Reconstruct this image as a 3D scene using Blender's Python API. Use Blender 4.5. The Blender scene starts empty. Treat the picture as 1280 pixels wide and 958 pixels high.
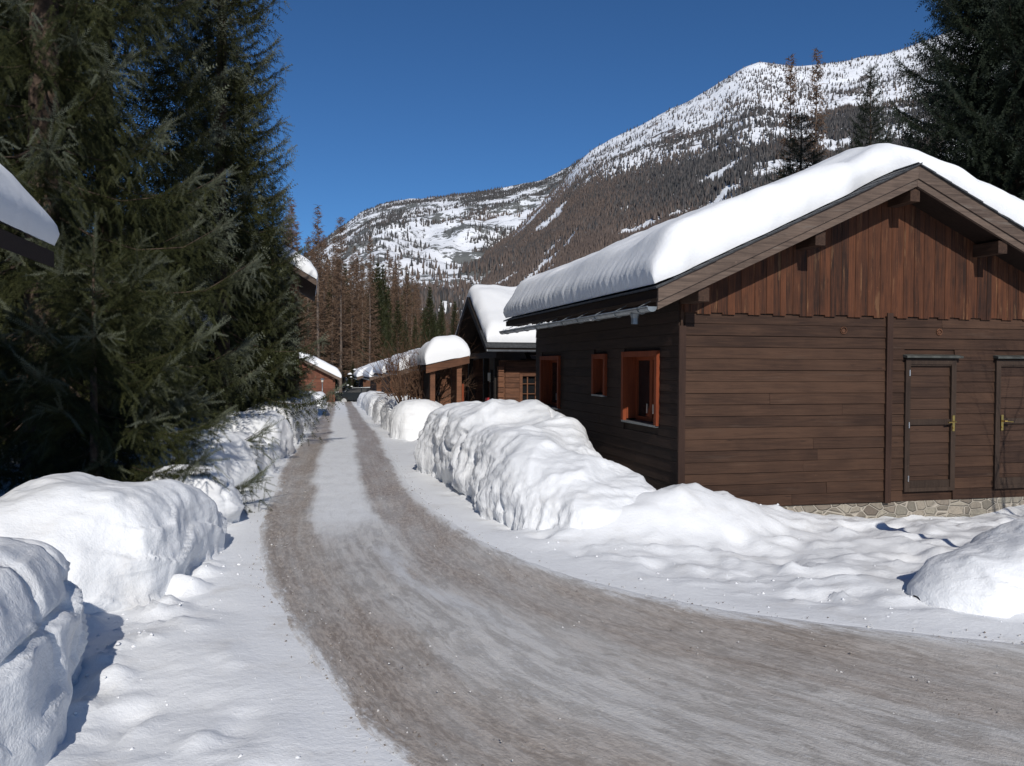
import bpy, math, random
import numpy as np
from mathutils import Matrix, Vector

random.seed(7)
RNG = np.random.default_rng(11)
scene = bpy.context.scene
COL = scene.collection
R = math.radians

# ------------------------------------------------------------------ camera, sky, sun, exposure
EYE = 1.9
cam_d = bpy.data.cameras.new('camera')
cam_d.sensor_width = 36.0
cam_d.lens = 36.0 * 1040.0 / 1280.0
cam_d.clip_start = 0.05
cam_d.clip_end = 20000
cam = bpy.data.objects.new('camera', cam_d)
COL.objects.link(cam)
PITCH, ROLL = R(-1.22), R(0.30)
F = Vector((0, math.cos(PITCH), math.sin(PITCH)))
U0 = Vector((0, -math.sin(PITCH), math.cos(PITCH)))
R0 = Vector((1, 0, 0))
RV = R0 * math.cos(ROLL) + U0 * math.sin(ROLL)
UV_ = U0 * math.cos(ROLL) - R0 * math.sin(ROLL)
m = Matrix((RV, UV_, -F)).transposed().to_4x4()
m.translation = (0, 0, EYE)
cam.matrix_world = m
scene.camera = cam
scene.render.resolution_x, scene.render.resolution_y = 1024, 766

SUN_AZ, SUN_EL = 170.5, 32.0
world = bpy.data.worlds.new('World')
scene.world = world
world.use_nodes = True
wn = world.node_tree
bg = wn.nodes['Background']
sky = wn.nodes.new('ShaderNodeTexSky')
sky.sky_type = 'NISHITA'
sky.sun_disc = False
sky.sun_elevation = R(SUN_EL)
sky.sun_rotation = R(SUN_AZ)
sky.altitude = 2800
sky.air_density = 1.0
sky.dust_density = 0.1
sky.ozone_density = 3.0
tint = wn.nodes.new('ShaderNodeMix')
tint.data_type = 'RGBA'
tint.blend_type = 'MULTIPLY'
tint.inputs[0].default_value = 1.0
wn.links.new(sky.outputs['Color'], tint.inputs[6])
tint.inputs[7].default_value = (.56, .96, 1.30, 1)
wn.links.new(tint.outputs[2], bg.inputs['Color'])
bg.inputs['Strength'].default_value = 0.061

sun_d = bpy.data.lights.new('sun', 'SUN')
sun_d.energy = 3.8
sun_d.angle = R(0.5)
sun_d.color = (1.0, 0.955, 0.89)
sun = bpy.data.objects.new('sun', sun_d)
COL.objects.link(sun)
sv = Vector((math.sin(R(SUN_AZ)) * math.cos(R(SUN_EL)), math.cos(R(SUN_AZ)) * math.cos(R(SUN_EL)), math.sin(R(SUN_EL))))
sun.rotation_euler = sv.to_track_quat('Z', 'Y').to_euler()
sun.location = (5, -20, 30)

scene.view_settings.view_transform = 'Standard'
scene.view_settings.look = 'None'
scene.view_settings.exposure = 0.0
scene.view_settings.gamma = 1.0
scene.view_settings.use_curve_mapping = False
scene.cycles.max_bounces = 6
scene.cycles.diffuse_bounces = 3

# ------------------------------------------------------------------ helpers
D1 = np.array([-.23819, .97122, 0.])     # away along the main cabin's side wall
D2 = np.array([.97122, .23819, 0.])      # along the main cabin's gable wall
ROT = math.atan2(D2[1], D2[0])


def hash3(ix, iy, iz, seed):
    h = (ix * 374761393 + iy * 668265263 + iz * 1274126177 + seed * 974634777) & 0xFFFFFFFF
    h = ((h ^ (h >> 13)) * 1103515245) & 0xFFFFFFFF
    h = ((h ^ (h >> 16)) * 2246822519) & 0xFFFFFFFF
    return ((h ^ (h >> 15)) & 0xFFFFFF) / float(0xFFFFFF)


def vnoise(p, seed=0):
    """value noise in -1..1 for an (n,3) array"""
    p = np.asarray(p, dtype=np.float64)
    i = np.floor(p).astype(np.int64)
    f = p - i
    u = f * f * f * (f * (f * 6 - 15) + 10)
    out = 0
    for dx in (0, 1):
        wx = u[:, 0] if dx else 1 - u[:, 0]
        for dy in (0, 1):
            wy = u[:, 1] if dy else 1 - u[:, 1]
            for dz in (0, 1):
                wz = u[:, 2] if dz else 1 - u[:, 2]
                out = out + wx * wy * wz * hash3(i[:, 0] + dx, i[:, 1] + dy, i[:, 2] + dz, seed)
    return out * 2 - 1


def fbm(p, octv=4, seed=0, gain=.5, lac=2.03):
    p = np.asarray(p, dtype=np.float64)
    a, s, n = 1., 0., 0.
    for k in range(octv):
        s = s + a * vnoise(p * lac ** k + k * 17.3, seed + k)
        n += a
        a *= gain
    return s / n


def billow(p, octv=3, seed=0, gain=.5):
    p = np.asarray(p, dtype=np.float64)
    a, s, n = 1., 0., 0.
    for k in range(octv):
        s = s + a * (1 - 2 * np.abs(vnoise(p * 2.1 ** k + k * 9.1, seed + k)))
        n += a
        a *= gain
    return s / n


def lumps(x, y, cell, r0, r1, seed, prob=1.):
    """height of separate rounded clods scattered on a grid of cells"""
    h = np.zeros_like(x)
    gx_, gy_ = np.floor(x / cell).astype(np.int64), np.floor(y / cell).astype(np.int64)
    for dx in (-1, 0, 1):
        for dy in (-1, 0, 1):
            cx, cy = gx_ + dx, gy_ + dy
            zz = np.zeros_like(cx)
            px = (cx + hash3(cx, cy, zz, seed)) * cell
            py = (cy + hash3(cx, cy, zz + 1, seed)) * cell
            r = r0 + (r1 - r0) * hash3(cx, cy, zz + 2, seed) ** 2
            a = 6.28 * hash3(cx, cy, zz + 4, seed)
            ux, uy = (x - px) * np.cos(a) + (y - py) * np.sin(a), (-(x - px) * np.sin(a) + (y - py) * np.cos(a)) * 1.5
            on = hash3(cx, cy, zz + 3, seed) < prob
            d4 = (np.abs(ux) / r) ** 3 + (np.abs(uy) / r) ** 3
            h = np.maximum(h, np.where(on, r * .62 * np.clip(1 - d4, 0, 1) ** .45, 0))
    return h


def sstep(a, b, x):
    t = np.clip((np.asarray(x, dtype=np.float64) - a) / (b - a), 0, 1)
    return t * t * (3 - 2 * t)


def link(o, parent=None):
    COL.objects.link(o)
    if parent is not None:
        o.parent = parent
    return o


def tag(o, label=None, cat=None, group=None, kind=None):
    if label: o['label'] = label
    if cat: o['category'] = cat
    if group: o['group'] = group
    if kind: o['kind'] = kind
    return o


def empty(name, loc, rz=0.0):
    o = bpy.data.objects.new(name, None)
    o.empty_display_size = .3
    o.location = loc
    o.rotation_euler = (0, 0, rz)
    return link(o)


def np_mesh(name, V, faces, mat, parent=None, smooth=False, attrs=None, uvs=None):
    """faces: (n,k) int array of equal-size faces"""
    V = np.ascontiguousarray(V, dtype=np.float32)
    faces = np.ascontiguousarray(faces, dtype=np.int32)
    n, k = faces.shape
    me = bpy.data.meshes.new(name)
    me.vertices.add(len(V))
    me.vertices.foreach_set('co', V.ravel())
    me.loops.add(n * k)
    me.loops.foreach_set('vertex_index', faces.ravel())
    me.polygons.add(n)
    me.polygons.foreach_set('loop_start', np.arange(0, n * k, k, dtype=np.int32))
    if smooth:
        me.polygons.foreach_set('use_smooth', np.ones(n, dtype=bool))
    for an, (dom, arr) in (attrs or {}).items():
        a = me.attributes.new(an, 'FLOAT', dom)
        a.data.foreach_set('value', np.ascontiguousarray(arr, dtype=np.float32))
    me.update(calc_edges=True)
    for un, arr in (uvs or {}).items():
        ul = me.uv_layers.new(name=un)
        ul.data.foreach_set('uv', np.ascontiguousarray(arr[faces.ravel()], dtype=np.float32).ravel())
    me.materials.append(mat)
    o = bpy.data.objects.new(name, me)
    return link(o, parent)


def grid_faces(nr, nc):
    i = np.arange(nr - 1)[:, None] * nc + np.arange(nc - 1)[None, :]
    i = i.ravel()
    return np.stack([i, i + 1, i + nc + 1, i + nc], 1)


class MB:
    """collects shapes of one part"""
    def __init__(self):
        self.v, self.f, self.r = [], [], []

    def add(self, verts, faces, rnd=None):
        b = len(self.v)
        self.v += [tuple(v) for v in verts]
        rnd = random.random() if rnd is None else rnd
        for f in faces:
            self.f.append([b + i for i in f])
            self.r.append(rnd)
        return self

    def box(self, a, b, rnd=None):
        (x0, y0, z0), (x1, y1, z1) = a, b
        v = [(x0, y0, z0), (x1, y0, z0), (x1, y1, z0), (x0, y1, z0), (x0, y0, z1), (x1, y0, z1), (x1, y1, z1), (x0, y1, z1)]
        return self.add(v, [(0, 3, 2, 1), (4, 5, 6, 7), (0, 1, 5, 4), (1, 2, 6, 5), (2, 3, 7, 6), (3, 0, 4, 7)], rnd)

    def hexa(self, v, rnd=None):
        """8 corners: bottom ring then top ring"""
        return self.add(v, [(0, 3, 2, 1), (4, 5, 6, 7), (0, 1, 5, 4), (1, 2, 6, 5), (2, 3, 7, 6), (3, 0, 4, 7)], rnd)

    def prism_y(self, poly, y0, y1, rnd=None):
        """polygon in x,z extruded along y"""
        n = len(poly)
        v = [(x, y0, z) for x, z in poly] + [(x, y1, z) for x, z in poly]
        f = [tuple(range(n)), tuple(range(2 * n - 1, n - 1, -1))] + [(i, n + i, n + (i + 1) % n, (i + 1) % n) for i in range(n)]
        return self.add(v, f, rnd)

    def prism_x(self, poly, x0, x1, rnd=None):
        n = len(poly)
        v = [(x0, y, z) for y, z in poly] + [(x1, y, z) for y, z in poly]
        f = [tuple(range(n)), tuple(range(2 * n - 1, n - 1, -1))] + [(i, n + i, n + (i + 1) % n, (i + 1) % n) for i in range(n)]
        return self.add(v, f, rnd)

    def tube(self, pts, rad, n=8, rnd=None, cap=True):
        pts = [Vector(p) for p in pts]
        rad = [rad] * len(pts) if not hasattr(rad, '__len__') else rad
        v = []
        for i, p in enumerate(pts):
            d = (pts[min(i + 1, len(pts) - 1)] - pts[max(i - 1, 0)]).normalized()
            a = d.orthogonal().normalized()
            if abs(d.z) < .95:
                a = d.cross(Vector((0, 0, 1))).normalized()
            b = d.cross(a)
            for k in range(n):
                t = 2 * math.pi * k / n
                v.append(p + (a * math.cos(t) + b * math.sin(t)) * rad[i])
        f = []
        for i in range(len(pts) - 1):
            for k in range(n):
                f.append((i * n + k, i * n + (k + 1) % n, (i + 1) * n + (k + 1) % n, (i + 1) * n + k))
        if cap:
            f.append(tuple(range(n - 1, -1, -1)))
            f.append(tuple(range((len(pts) - 1) * n, len(pts) * n)))
        return self.add(v, f, rnd)

    def build(self, name, mat, parent=None, smooth=False, bevel=0):
        me = bpy.data.meshes.new(name)
        me.from_pydata(self.v, [], self.f)
        a = me.attributes.new('rnd', 'FLOAT', 'FACE')
        a.data.foreach_set('value', self.r)
        if smooth:
            me.polygons.foreach_set('use_smooth', [True] * len(me.polygons))
        me.materials.append(mat)
        me.validate()
        me.update()
        o = bpy.data.objects.new(name, me)
        if bevel:
            bm = o.modifiers.new('bevel', 'BEVEL')
            bm.width = bevel
            bm.segments = 2
            bm.limit_method = 'ANGLE'
        return link(o, parent)


# ------------------------------------------------------------------ materials
class NT:
    def __init__(self, name):
        self.m = bpy.data.materials.new(name)
        self.m.use_nodes = True
        self.t = self.m.node_tree
        self.b = self.t.nodes['Principled BSDF']
        self.b.inputs['Specular IOR Level'].default_value = .25

    def put(self, sock, v):
        if isinstance(v, bpy.types.NodeSocket):
            self.t.links.new(v, sock)
        elif v is not None:
            if hasattr(v, '__len__') and len(v) == 3 and sock.type == 'RGBA':
                v = (*v, 1)
            sock.default_value = v

    def math(self, op, a, b=None, c=None, clamp=False):
        n = self.t.nodes.new('ShaderNodeMath')
        n.operation = op
        n.use_clamp = clamp
        for i, v in enumerate((a, b, c)):
            self.put(n.inputs[i], v)
        return n.outputs[0]

    def mix(self, f, a, b, mode='MIX'):
        n = self.t.nodes.new('ShaderNodeMix')
        n.data_type = 'RGBA'
        n.blend_type = mode
        self.put(n.inputs[0], f)
        self.put(n.inputs[6], a)
        self.put(n.inputs[7], b)
        return n.outputs[2]

    def step(self, x, a, b, lo=0., hi=1.):
        n = self.t.nodes.new('ShaderNodeMapRange')
        n.interpolation_type = 'SMOOTHSTEP'
        self.put(n.inputs[0], x)
        n.inputs[1].default_value = a
        n.inputs[2].default_value = b
        n.inputs[3].default_value = lo
        n.inputs[4].default_value = hi
        return n.outputs[0]

    def coord(self, scale=(1, 1, 1), which='Object', rot=(0, 0, 0)):
        n = self.t.nodes.new('ShaderNodeTexCoord')
        mp = self.t.nodes.new('ShaderNodeMapping')
        self.t.links.new(n.outputs[which], mp.inputs[0])
        mp.inputs[3].default_value = scale
        mp.inputs[2].default_value = rot
        return mp.outputs[0]

    def pos(self, scale=(1, 1, 1)):
        n = self.t.nodes.new('ShaderNodeNewGeometry')
        mp = self.t.nodes.new('ShaderNodeMapping')
        self.t.links.new(n.outputs['Position'], mp.inputs[0])
        mp.inputs[3].default_value = scale
        return mp.outputs[0]

    def uv(self, name, scale=(1, 1, 1)):
        n = self.t.nodes.new('ShaderNodeUVMap')
        n.uv_map = name
        mp = self.t.nodes.new('ShaderNodeMapping')
        self.t.links.new(n.outputs[0], mp.inputs[0])
        mp.inputs[3].default_value = scale
        return mp.outputs[0]

    def sep(self, v):
        n = self.t.nodes.new('ShaderNodeSeparateXYZ')
        self.t.links.new(v, n.inputs[0])
        return n.outputs

    def attr(self, name):
        n = self.t.nodes.new('ShaderNodeAttribute')
        n.attribute_name = name
        return n.outputs['Fac']

    def vadd(self, v, s):
        n = self.t.nodes.new('ShaderNodeVectorMath')
        n.operation = 'ADD'
        self.t.links.new(v, n.inputs[0])
        c = self.t.nodes.new('ShaderNodeCombineXYZ')
        for i in range(3):
            self.put(c.inputs[i], s)
        self.t.links.new(c.outputs[0], n.inputs[1])
        return n.outputs[0]

    def noise(self, vec, scale=5., detail=4., rough=.55, dist=0.):
        n = self.t.nodes.new('ShaderNodeTexNoise')
        self.put(n.inputs['Vector'], vec)
        n.inputs['Scale'].default_value = scale
        n.inputs['Detail'].default_value = detail
        n.inputs['Roughness'].default_value = rough
        n.inputs['Distortion'].default_value = dist
        return n.outputs['Fac']

    def voro(self, vec, scale=5., feature='F1', out='Distance', rand=1.):
        n = self.t.nodes.new('ShaderNodeTexVoronoi')
        n.feature = feature
        self.put(n.inputs['Vector'], vec)
        n.inputs['Scale'].default_value = scale
        n.inputs['Randomness'].default_value = rand
        return n.outputs[out]

    def bump(self, h, strength=.3, dist=.02, normal=None):
        n = self.t.nodes.new('ShaderNodeBump')
        n.inputs['Strength'].default_value = strength
        n.inputs['Distance'].default_value = dist
        self.t.links.new(h, n.inputs['Height'])
        if normal is not None:
            self.t.links.new(normal, n.inputs['Normal'])
        return n.outputs[0]

    def out(self, color=None, rough=None, normal=None, metal=None):
        self.put(self.b.inputs['Base Color'], color)
        self.put(self.b.inputs['Roughness'], rough)
        if normal is not None:
            self.t.links.new(normal, self.b.inputs['Normal'])
        if metal is not None:
            self.b.inputs['Metallic'].default_value = metal
        return self.m


SNOW = (.80, .81, .82)


def snow_mat(name, dirt=.25, fine=1., bumps=.5, layers=False, fringe=True):
    n = NT(name)
    p = n.pos()
    n1 = n.noise(p, 2.2, 5, .6)
    n2 = n.noise(p, 14, 4, .65)
    n3 = n.noise(p, 70 * fine, 3, .6)
    d = n.math('MULTIPLY', n.step(n1, .5, .78), dirt)
    c = n.mix(d, SNOW, (.52, .49, .45))
    c = n.mix(n.math('MULTIPLY', n.step(n3, .62, .8), dirt * .5), c, (.5, .48, .45))
    if layers:   # old plough layers in the bank: thin greyer bands at a constant height
        pz = n.pos((.35, .35, 5.5))
        nl = n.noise(pz, 1.6, 3, .55, .6)
        c = n.mix(n.math('MULTIPLY', n.step(nl, .55, .72), .30), c, (.55, .56, .57))
    h = n.math('ADD', n.math('MULTIPLY', n2, .75), n.math('MULTIPLY', n3, .25))
    if layers and not fringe:
        nl2 = n.noise(n.pos((2.2, 2.2, 9.)), 1.0, 4, .6, .4)
        h = n.math('ADD', h, n.math('MULTIPLY', nl2, .9))
    elif layers:
        geo = n.t.nodes.new('ShaderNodeNewGeometry')
        steep = n.step(n.math('ABSOLUTE', n.sep(geo.outputs['Normal'])[2]), .35, .75, 1, .12)
        fr_ = n.noise(n.pos((15, 15, 4.5)), 1.0, 5, .68)
        h = n.math('ADD', h, n.math('MULTIPLY', n.math('MULTIPLY', fr_, steep), 2.2))
    n.b.inputs['Specular IOR Level'].default_value = .2
    return n.out(c, .62, n.bump(h, bumps, .05))


def wood_mat(name, dark, light, axis='x', var=.55, pale=None, pale_amt=.0, rough=.75, bumps=.35):
    n = NT(name)
    sc = {'x': (.9, 14, 14), 'y': (14, .9, 14), 'z': (14, 14, .9)}[axis]
    r = n.attr('rnd')
    co = n.vadd(n.coord(sc), n.math('MULTIPLY', r, 37.))
    g = n.noise(co, 2.2, 5, .65, .6)
    g2 = n.noise(n.vadd(n.coord(), n.math('MULTIPLY', r, 11.)), 1.6, 4, .6)
    t = n.math('ADD', n.math('MULTIPLY', n.math('SUBTRACT', g, .5), 1.5), n.math('MULTIPLY', n.math('SUBTRACT', r, .5), var))
    t = n.math('ADD', t, n.math('MULTIPLY', n.math('SUBTRACT', g2, .5), 1.2))
    fine = n.noise(n.vadd(n.coord({'x': (1.6, 60, 60), 'y': (60, 1.6, 60), 'z': (60, 60, 1.6)}[axis]), n.math('MULTIPLY', r, 5.)), 1.0, 4, .7, .2)
    t = n.math('ADD', t, n.math('MULTIPLY', n.math('SUBTRACT', fine, .5), 1.3))
    t = n.math('ADD', t, .5, clamp=True)
    c = n.mix(t, dark, light)
    spots = n.noise(n.vadd(n.coord(), n.math('MULTIPLY', r, 3.)), 26, 3, .6)
    c = n.mix(n.step(spots, .70, .76, 0, .35), c, tuple(min(1, q * 2.6) for q in light))
    if pale is not None:
        g3 = n.noise(n.vadd(n.coord({'x': (.5, 5, 5), 'y': (5, .5, 5), 'z': (5, 5, .5)}[axis]), n.math('MULTIPLY', r, 23.)), 2.4, 5, .7)
        c = n.mix(n.math('MULTIPLY', n.step(g3, .56, .72), pale_amt), c, pale)
    kn = n.voro(n.coord({'x': (1.4, 7, 7), 'y': (7, 1.4, 7), 'z': (7, 7, 1.4)}[axis]), 1.0)
    c = n.mix(n.step(kn, .03, .09, .55, 0), c, tuple(q * .35 for q in dark))
    return n.out(c, rough, n.bump(g, bumps, .01))


def plain(name, col, rough=.5, metal=0., bumps=0., nscale=20., var=.25):
    n = NT(name)
    g = n.noise(n.coord(), nscale, 4, .6)
    c = n.mix(n.step(g, .3, .75), tuple(q * (1 - var) for q in col), tuple(min(1, q * (1 + var)) for q in col))
    return n.out(c, rough, n.bump(g, bumps, .01) if bumps else None, metal)


M = {}
M['snow'] = snow_mat('snow', .42, 1., .26)
M['bank_snow'] = snow_mat('bank_snow', .30, 1., .36, True)
M['cut_snow'] = snow_mat('cut_snow', .35, 1., .36, True, False)
M['roof_snow'] = snow_mat('roof_snow', .05, 1., .22)
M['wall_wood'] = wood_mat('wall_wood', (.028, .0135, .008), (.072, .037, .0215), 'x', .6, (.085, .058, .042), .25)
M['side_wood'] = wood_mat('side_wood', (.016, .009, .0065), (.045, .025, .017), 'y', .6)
M['gable_wood'] = wood_mat('gable_wood', (.020, .0085, .005), (.108, .038, .016), 'z', .55, (.25, .135, .065), .55)
M['barge_wood'] = wood_mat('barge_wood', (.060, .042, .033), (.165, .118, .090), 'x', .4, (.20, .175, .15), .45)
M['beam_wood'] = wood_mat('beam_wood', (.03, .016, .010), (.085, .045, .028), 'y', .5)
M['post_wood'] = wood_mat('post_wood', (.026, .013, .009), (.055, .028, .018), 'z', .4)
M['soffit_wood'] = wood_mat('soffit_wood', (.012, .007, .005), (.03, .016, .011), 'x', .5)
M['door_wood'] = wood_mat('door_wood', (.027, .0135, .0085), (.068, .036, .022), 'x', .7)
M['door_frame'] = wood_mat('door_frame', (.026, .016, .011), (.056, .036, .025), 'z', .4)
M['orange_wood'] = wood_mat('orange_wood', (.125, .026, .009), (.25, .055, .017), 'z', .3)
M['brown_wood'] = wood_mat('brown_wood', (.06, .027, .015), (.19, .085, .045), 'x', .6)
M['red_wood'] = wood_mat('red_wood', (.075, .028, .017), (.18, .07, .04), 'x', .6)
M['dark_shade_wood'] = wood_mat('dark_shade_wood', (.012, .010, .009), (.03, .022, .018), 'x', .5)  # near black; the log cabin's gable side has its shade in this colour
M['zinc'] = plain('zinc', (.23, .25, .26), .42, .6, .1, 9, .2)
M['old_zinc'] = plain('old_zinc', (.075, .078, .07), .6, .2, .1, 9, .3)
M['slate'] = plain('slate', (.045, .047, .05), .55, 0, .4, 14, .4)
M['brass'] = plain('brass', (.55, .38, .12), .3, 1., 0, 30, .1)
M['steel'] = plain('steel', (.5, .5, .5), .35, .9, 0, 30, .1)
M['pale_paint'] = plain('pale_paint', (.62, .58, .50), .5, 0, 0, 12, .1)
M['red_paint'] = plain('red_paint', (.30, .02, .025), .5, 0, 0, 12, .2)
M['black_paint'] = plain('black_paint', (.012, .013, .015), .35, 0, 0, 12, .2)
M['car_paint'] = plain('car_paint', (.012, .016, .020), .22, .2, 0, 8, .1)
M['tyre'] = plain('tyre', (.015, .015, .015), .8, 0, .2, 20, .2)
M['bark'] = plain('bark', (.075, .052, .038), .9, 0, .9, 9, .5)
M['larch_bark'] = plain('larch_bark', (.13, .10, .08), .9, 0, .6, 4, .4)
M['shrub_bark'] = plain('shrub_bark', (.11, .062, .038), .85, 0, .3, 8, .35)


def glass_mat():
    n = NT('glass')
    n.b.inputs['Specular IOR Level'].default_value = .6
    return n.out((.012, .013, .014), .06)


M['glass'] = glass_mat()


def stone_mat():
    n = NT('foundation_stone')
    co = n.coord((5.0, 5.0, 9.0))
    cell = n.voro(co, 1., 'F1', 'Color')
    edge = n.voro(co, 1., 'DISTANCE_TO_EDGE')
    s = n.sep(cell)
    g = n.noise(n.coord(), 30, 4, .6)
    c = n.mix(s[0], (.16, .13, .105), (.40, .35, .28))
    c = n.mix(n.math('MULTIPLY', s[1], .35), c, (.22, .24, .20))
    c = n.mix(n.step(g, .35, .7, 0, .4), c, (.12, .10, .08))
    c = n.mix(n.step(edge, .02, .07, 1, 0), c, (.40, .36, .30))
    h = n.math('ADD', n.step(edge, 0, .12), n.math('MULTIPLY', g, .3))
    return n.out(c, .85, n.bump(h, .8, .03))


M['stone'] = stone_mat()


def needle_mat(name, dark, light, tipc, tip=.8):
    n = NT(name)
    r = n.attr('rnd')
    c = n.mix(r, dark, light)
    c = n.mix(n.math('MULTIPLY', n.attr('tip'), tip), c, tipc)
    n.b.inputs['Specular IOR Level'].default_value = .15
    return n.out(c, .7)


M['needles'] = needle_mat('spruce_needles', (.014, .019, .008), (.056, .060, .020), (.165, .180, .135))
M['dark_needles'] = needle_mat('dark_needles', (.010, .016, .011), (.028, .038, .020), (.06, .075, .06), .5)
M['larch_twigs'] = needle_mat('larch_twigs', (.065, .041, .027), (.160, .103, .068), (.20, .125, .080), .6)

# ------------------------------------------------------------------ terrain
def gr(Y):
    """level of the road, falling gently away from the camera"""
    Y = np.asarray(Y, dtype=np.float64)
    q = np.clip(Y - 13, 0, 62)
    return -0.02 * np.where(q < 4, q * q / 8, q - 2)


RL = np.array([(14., -4.5), (9.5, -2.2), (6.2, -.9), (3.3, .7), (1.3, 2.0), (.05, 3.1), (-.64, 3.92), (-1.2, 4.95), (-1.75, 6.1), (-2.25, 7.3), (-2.75, 8.75), (-3.2, 10.4), (-3.55, 12.1), (-4.25, 15.0),
               (-5.1, 19.2), (-6.2, 25.2), (-7.67, 32.2), (-10.2, 45.), (-12.99, 58.2), (-15.9, 72.), (-19.5, 88.)])
RR = np.array([(14.5, 4.35), (11., 4.5), (8., 4.7), (5.6, 5.2), (3.75, 5.78), (2.3, 6.28), (1.3, 6.88), (.5, 7.7), (-.02, 8.55), (-.45, 9.55), (-.8, 10.55), (-1.15, 11.7), (-1.55, 13.2), (-2.02, 15.4),
               (-2.75, 19.2), (-3.85, 25.), (-5.35, 31.6), (-8.0, 44.2), (-10.8, 57.2), (-13.6, 71.), (-17., 87.)])


def catmull(P, n):
    P = np.vstack([2 * P[0] - P[1], P, 2 * P[-1] - P[-2]])
    out = []
    for i in range(1, len(P) - 2):
        t = np.linspace(0, 1, n, endpoint=False)[:, None]
        a, b, c, d = P[i - 1], P[i], P[i + 1], P[i + 2]
        out.append(.5 * (2 * b + (c - a) * t + (2 * a - 5 * b + 4 * c - d) * t ** 2 + (3 * b - a - 3 * c + d) * t ** 3))
    out.append(P[-2][None])
    return np.vstack(out)


RLs, RRs = catmull(RL, 14), catmull(RR, 14)


def seg_dist(x, y, P):
    best = np.full(x.shape, 1e9)
    for a, b in zip(P[:-1], P[1:]):
        d = b - a
        t = np.clip(((x - a[0]) * d[0] + (y - a[1]) * d[1]) / (d @ d), 0, 1)
        best = np.minimum(best, (x - a[0] - t * d[0]) ** 2 + (y - a[1] - t * d[1]) ** 2)
    return np.sqrt(best)


RING = np.vstack([RLs[::3], RRs[::-1][::3]])


def in_poly(x, y, P):
    c = np.zeros(x.shape, dtype=bool)
    j = len(P) - 1
    for i in range(len(P)):
        xi, yi, xj, yj = P[i][0], P[i][1], P[j][0], P[j][1]
        if yi != yj:
            c ^= ((yi > y) != (yj > y)) & (x < (xj - xi) * (y - yi) / (yj - yi) + xi)
        j = i
    return c


def road_sd(x, y):
    """signed distance to the road's outline: negative on the road"""
    d = np.minimum(seg_dist(x, y, RLs[::3]), seg_dist(x, y, RRs[::3]))
    return np.where(in_poly(x, y, RING), -d, d)


def left_line_x(y):
    return np.interp(y, RL[6:, 1], RL[6:, 0])


BASE = np.array([2.10984, 10.4215, 0.0])      # ground point under the main cabin's near corner


def gauss(x, y, cx, cy, sx, sy, h, ang=0.):
    c, s = math.cos(ang), math.sin(ang)
    dx, dy = x - cx, y - cy
    u, v = dx * c + dy * s, -dx * s + dy * c
    return h * np.exp(-(u / sx) ** 2 - (v / sy) ** 2)


def ground_z(x, y, rsd=None):
    x = np.asarray(x, dtype=np.float64)
    y = np.asarray(y, dtype=np.float64)
    if rsd is None:
        rsd = road_sd(x, y)
    z = gr(y)
    out = np.maximum(rsd, 0)
    p = np.stack([x, y, np.zeros_like(x)], 1)
    off = sstep(0.0, .5, out)
    near = 1 - sstep(25, 60, np.hypot(x, y))
    lump = fbm(p * .9, 2, 5) * .045 + fbm(p * 3.3, 2, 21) * .016
    # footprints and fallen crumbs, thickest below the left banks
    crumb = np.maximum(fbm(p * 4.6, 3, 27) - .10, 0) * .22 * (.35 + .65 * np.exp(-((np.hypot(x + 2.75 + .10 * (y - 4), 0)) / .55) ** 2))
    pits = -np.maximum(fbm(p * 2.9, 1, 35) - .30, 0) * .10
    lump = lump + (crumb + pits) * sstep(.15, .6, out)
    ch = np.exp(-((x + 2.75 + .10 * (y - 4)) / .50) ** 2) * sstep(9.5, 8.5, y)
    wob_ = fbm(p * 6., 2, 91) * .05
    lump = lump + (lumps(x + wob_, y - wob_, .42, .05, .19, 7, .75) + lumps(x - wob_, y + wob_, .20, .02, .07, 8, .6)) * np.clip(ch * 1.6, 0, 1) * sstep(.15, .5, out)
    z = z + off * near * lump
    z = z + (1 - near) * sstep(1, 12, out) * fbm(p * .06, 4, 3) * .8
    # crumbled plough snow along the yard's edge and in front of the main cabin
    yard = sstep(.25, 1.0, out) * sstep(1.0, 2.2, x) * (1 - sstep(9, 12, x)) * (1 - sstep(10.0, 10.9, y - .245 * (x - 2.1)))
    z = z + yard * (billow(p * 1.7, 3, 41) * .05 - .035 + np.maximum(fbm(p * 4.2, 2, 43), 0) * .05 + lumps(x + wob_, y + wob_, .55, .05, .16, 9, .5) * np.exp(-((out - .75) / .45) ** 2))
    # drift against the cabin wall's near corner
    z = z + gauss(x, y, 2.05, 9.78, .85, .62, .46, .12) + gauss(x, y, 1.35, 9.25, .85, .42, .26, .1) + gauss(x, y, 3.0, 10.25, 1.1, .42, .12, .245)
    z = z + gauss(x, y, 8.2, 11.6, 1.1, .6, .16, .245) - gauss(x, y, 5.6, 11.15, 1.9, .55, .15, .245)
    # deep snow beyond the left banks, and behind the right banks
    ll = left_line_x(y)
    leftside = sstep(1.0, 2.6, ll - x) * sstep(5.2, 7.5, y + .3 * np.maximum(-x - 3, 0))
    z = z + leftside * (.30 + .10 * fbm(p * .5, 3, 61)) * near
    return z


# ground sheet
def axis(lo, hi, a, b, step, growth):
    mid = list(np.arange(a, b + 1e-6, step))
    s, v = step, mid[-1]
    while v < hi:
        s *= growth
        v += s
        mid.append(min(v, hi))
    s, v = step, mid[0]
    while v > lo:
        s *= growth
        v -= s
        mid.insert(0, max(v, lo))
    return np.array(mid)


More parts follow.
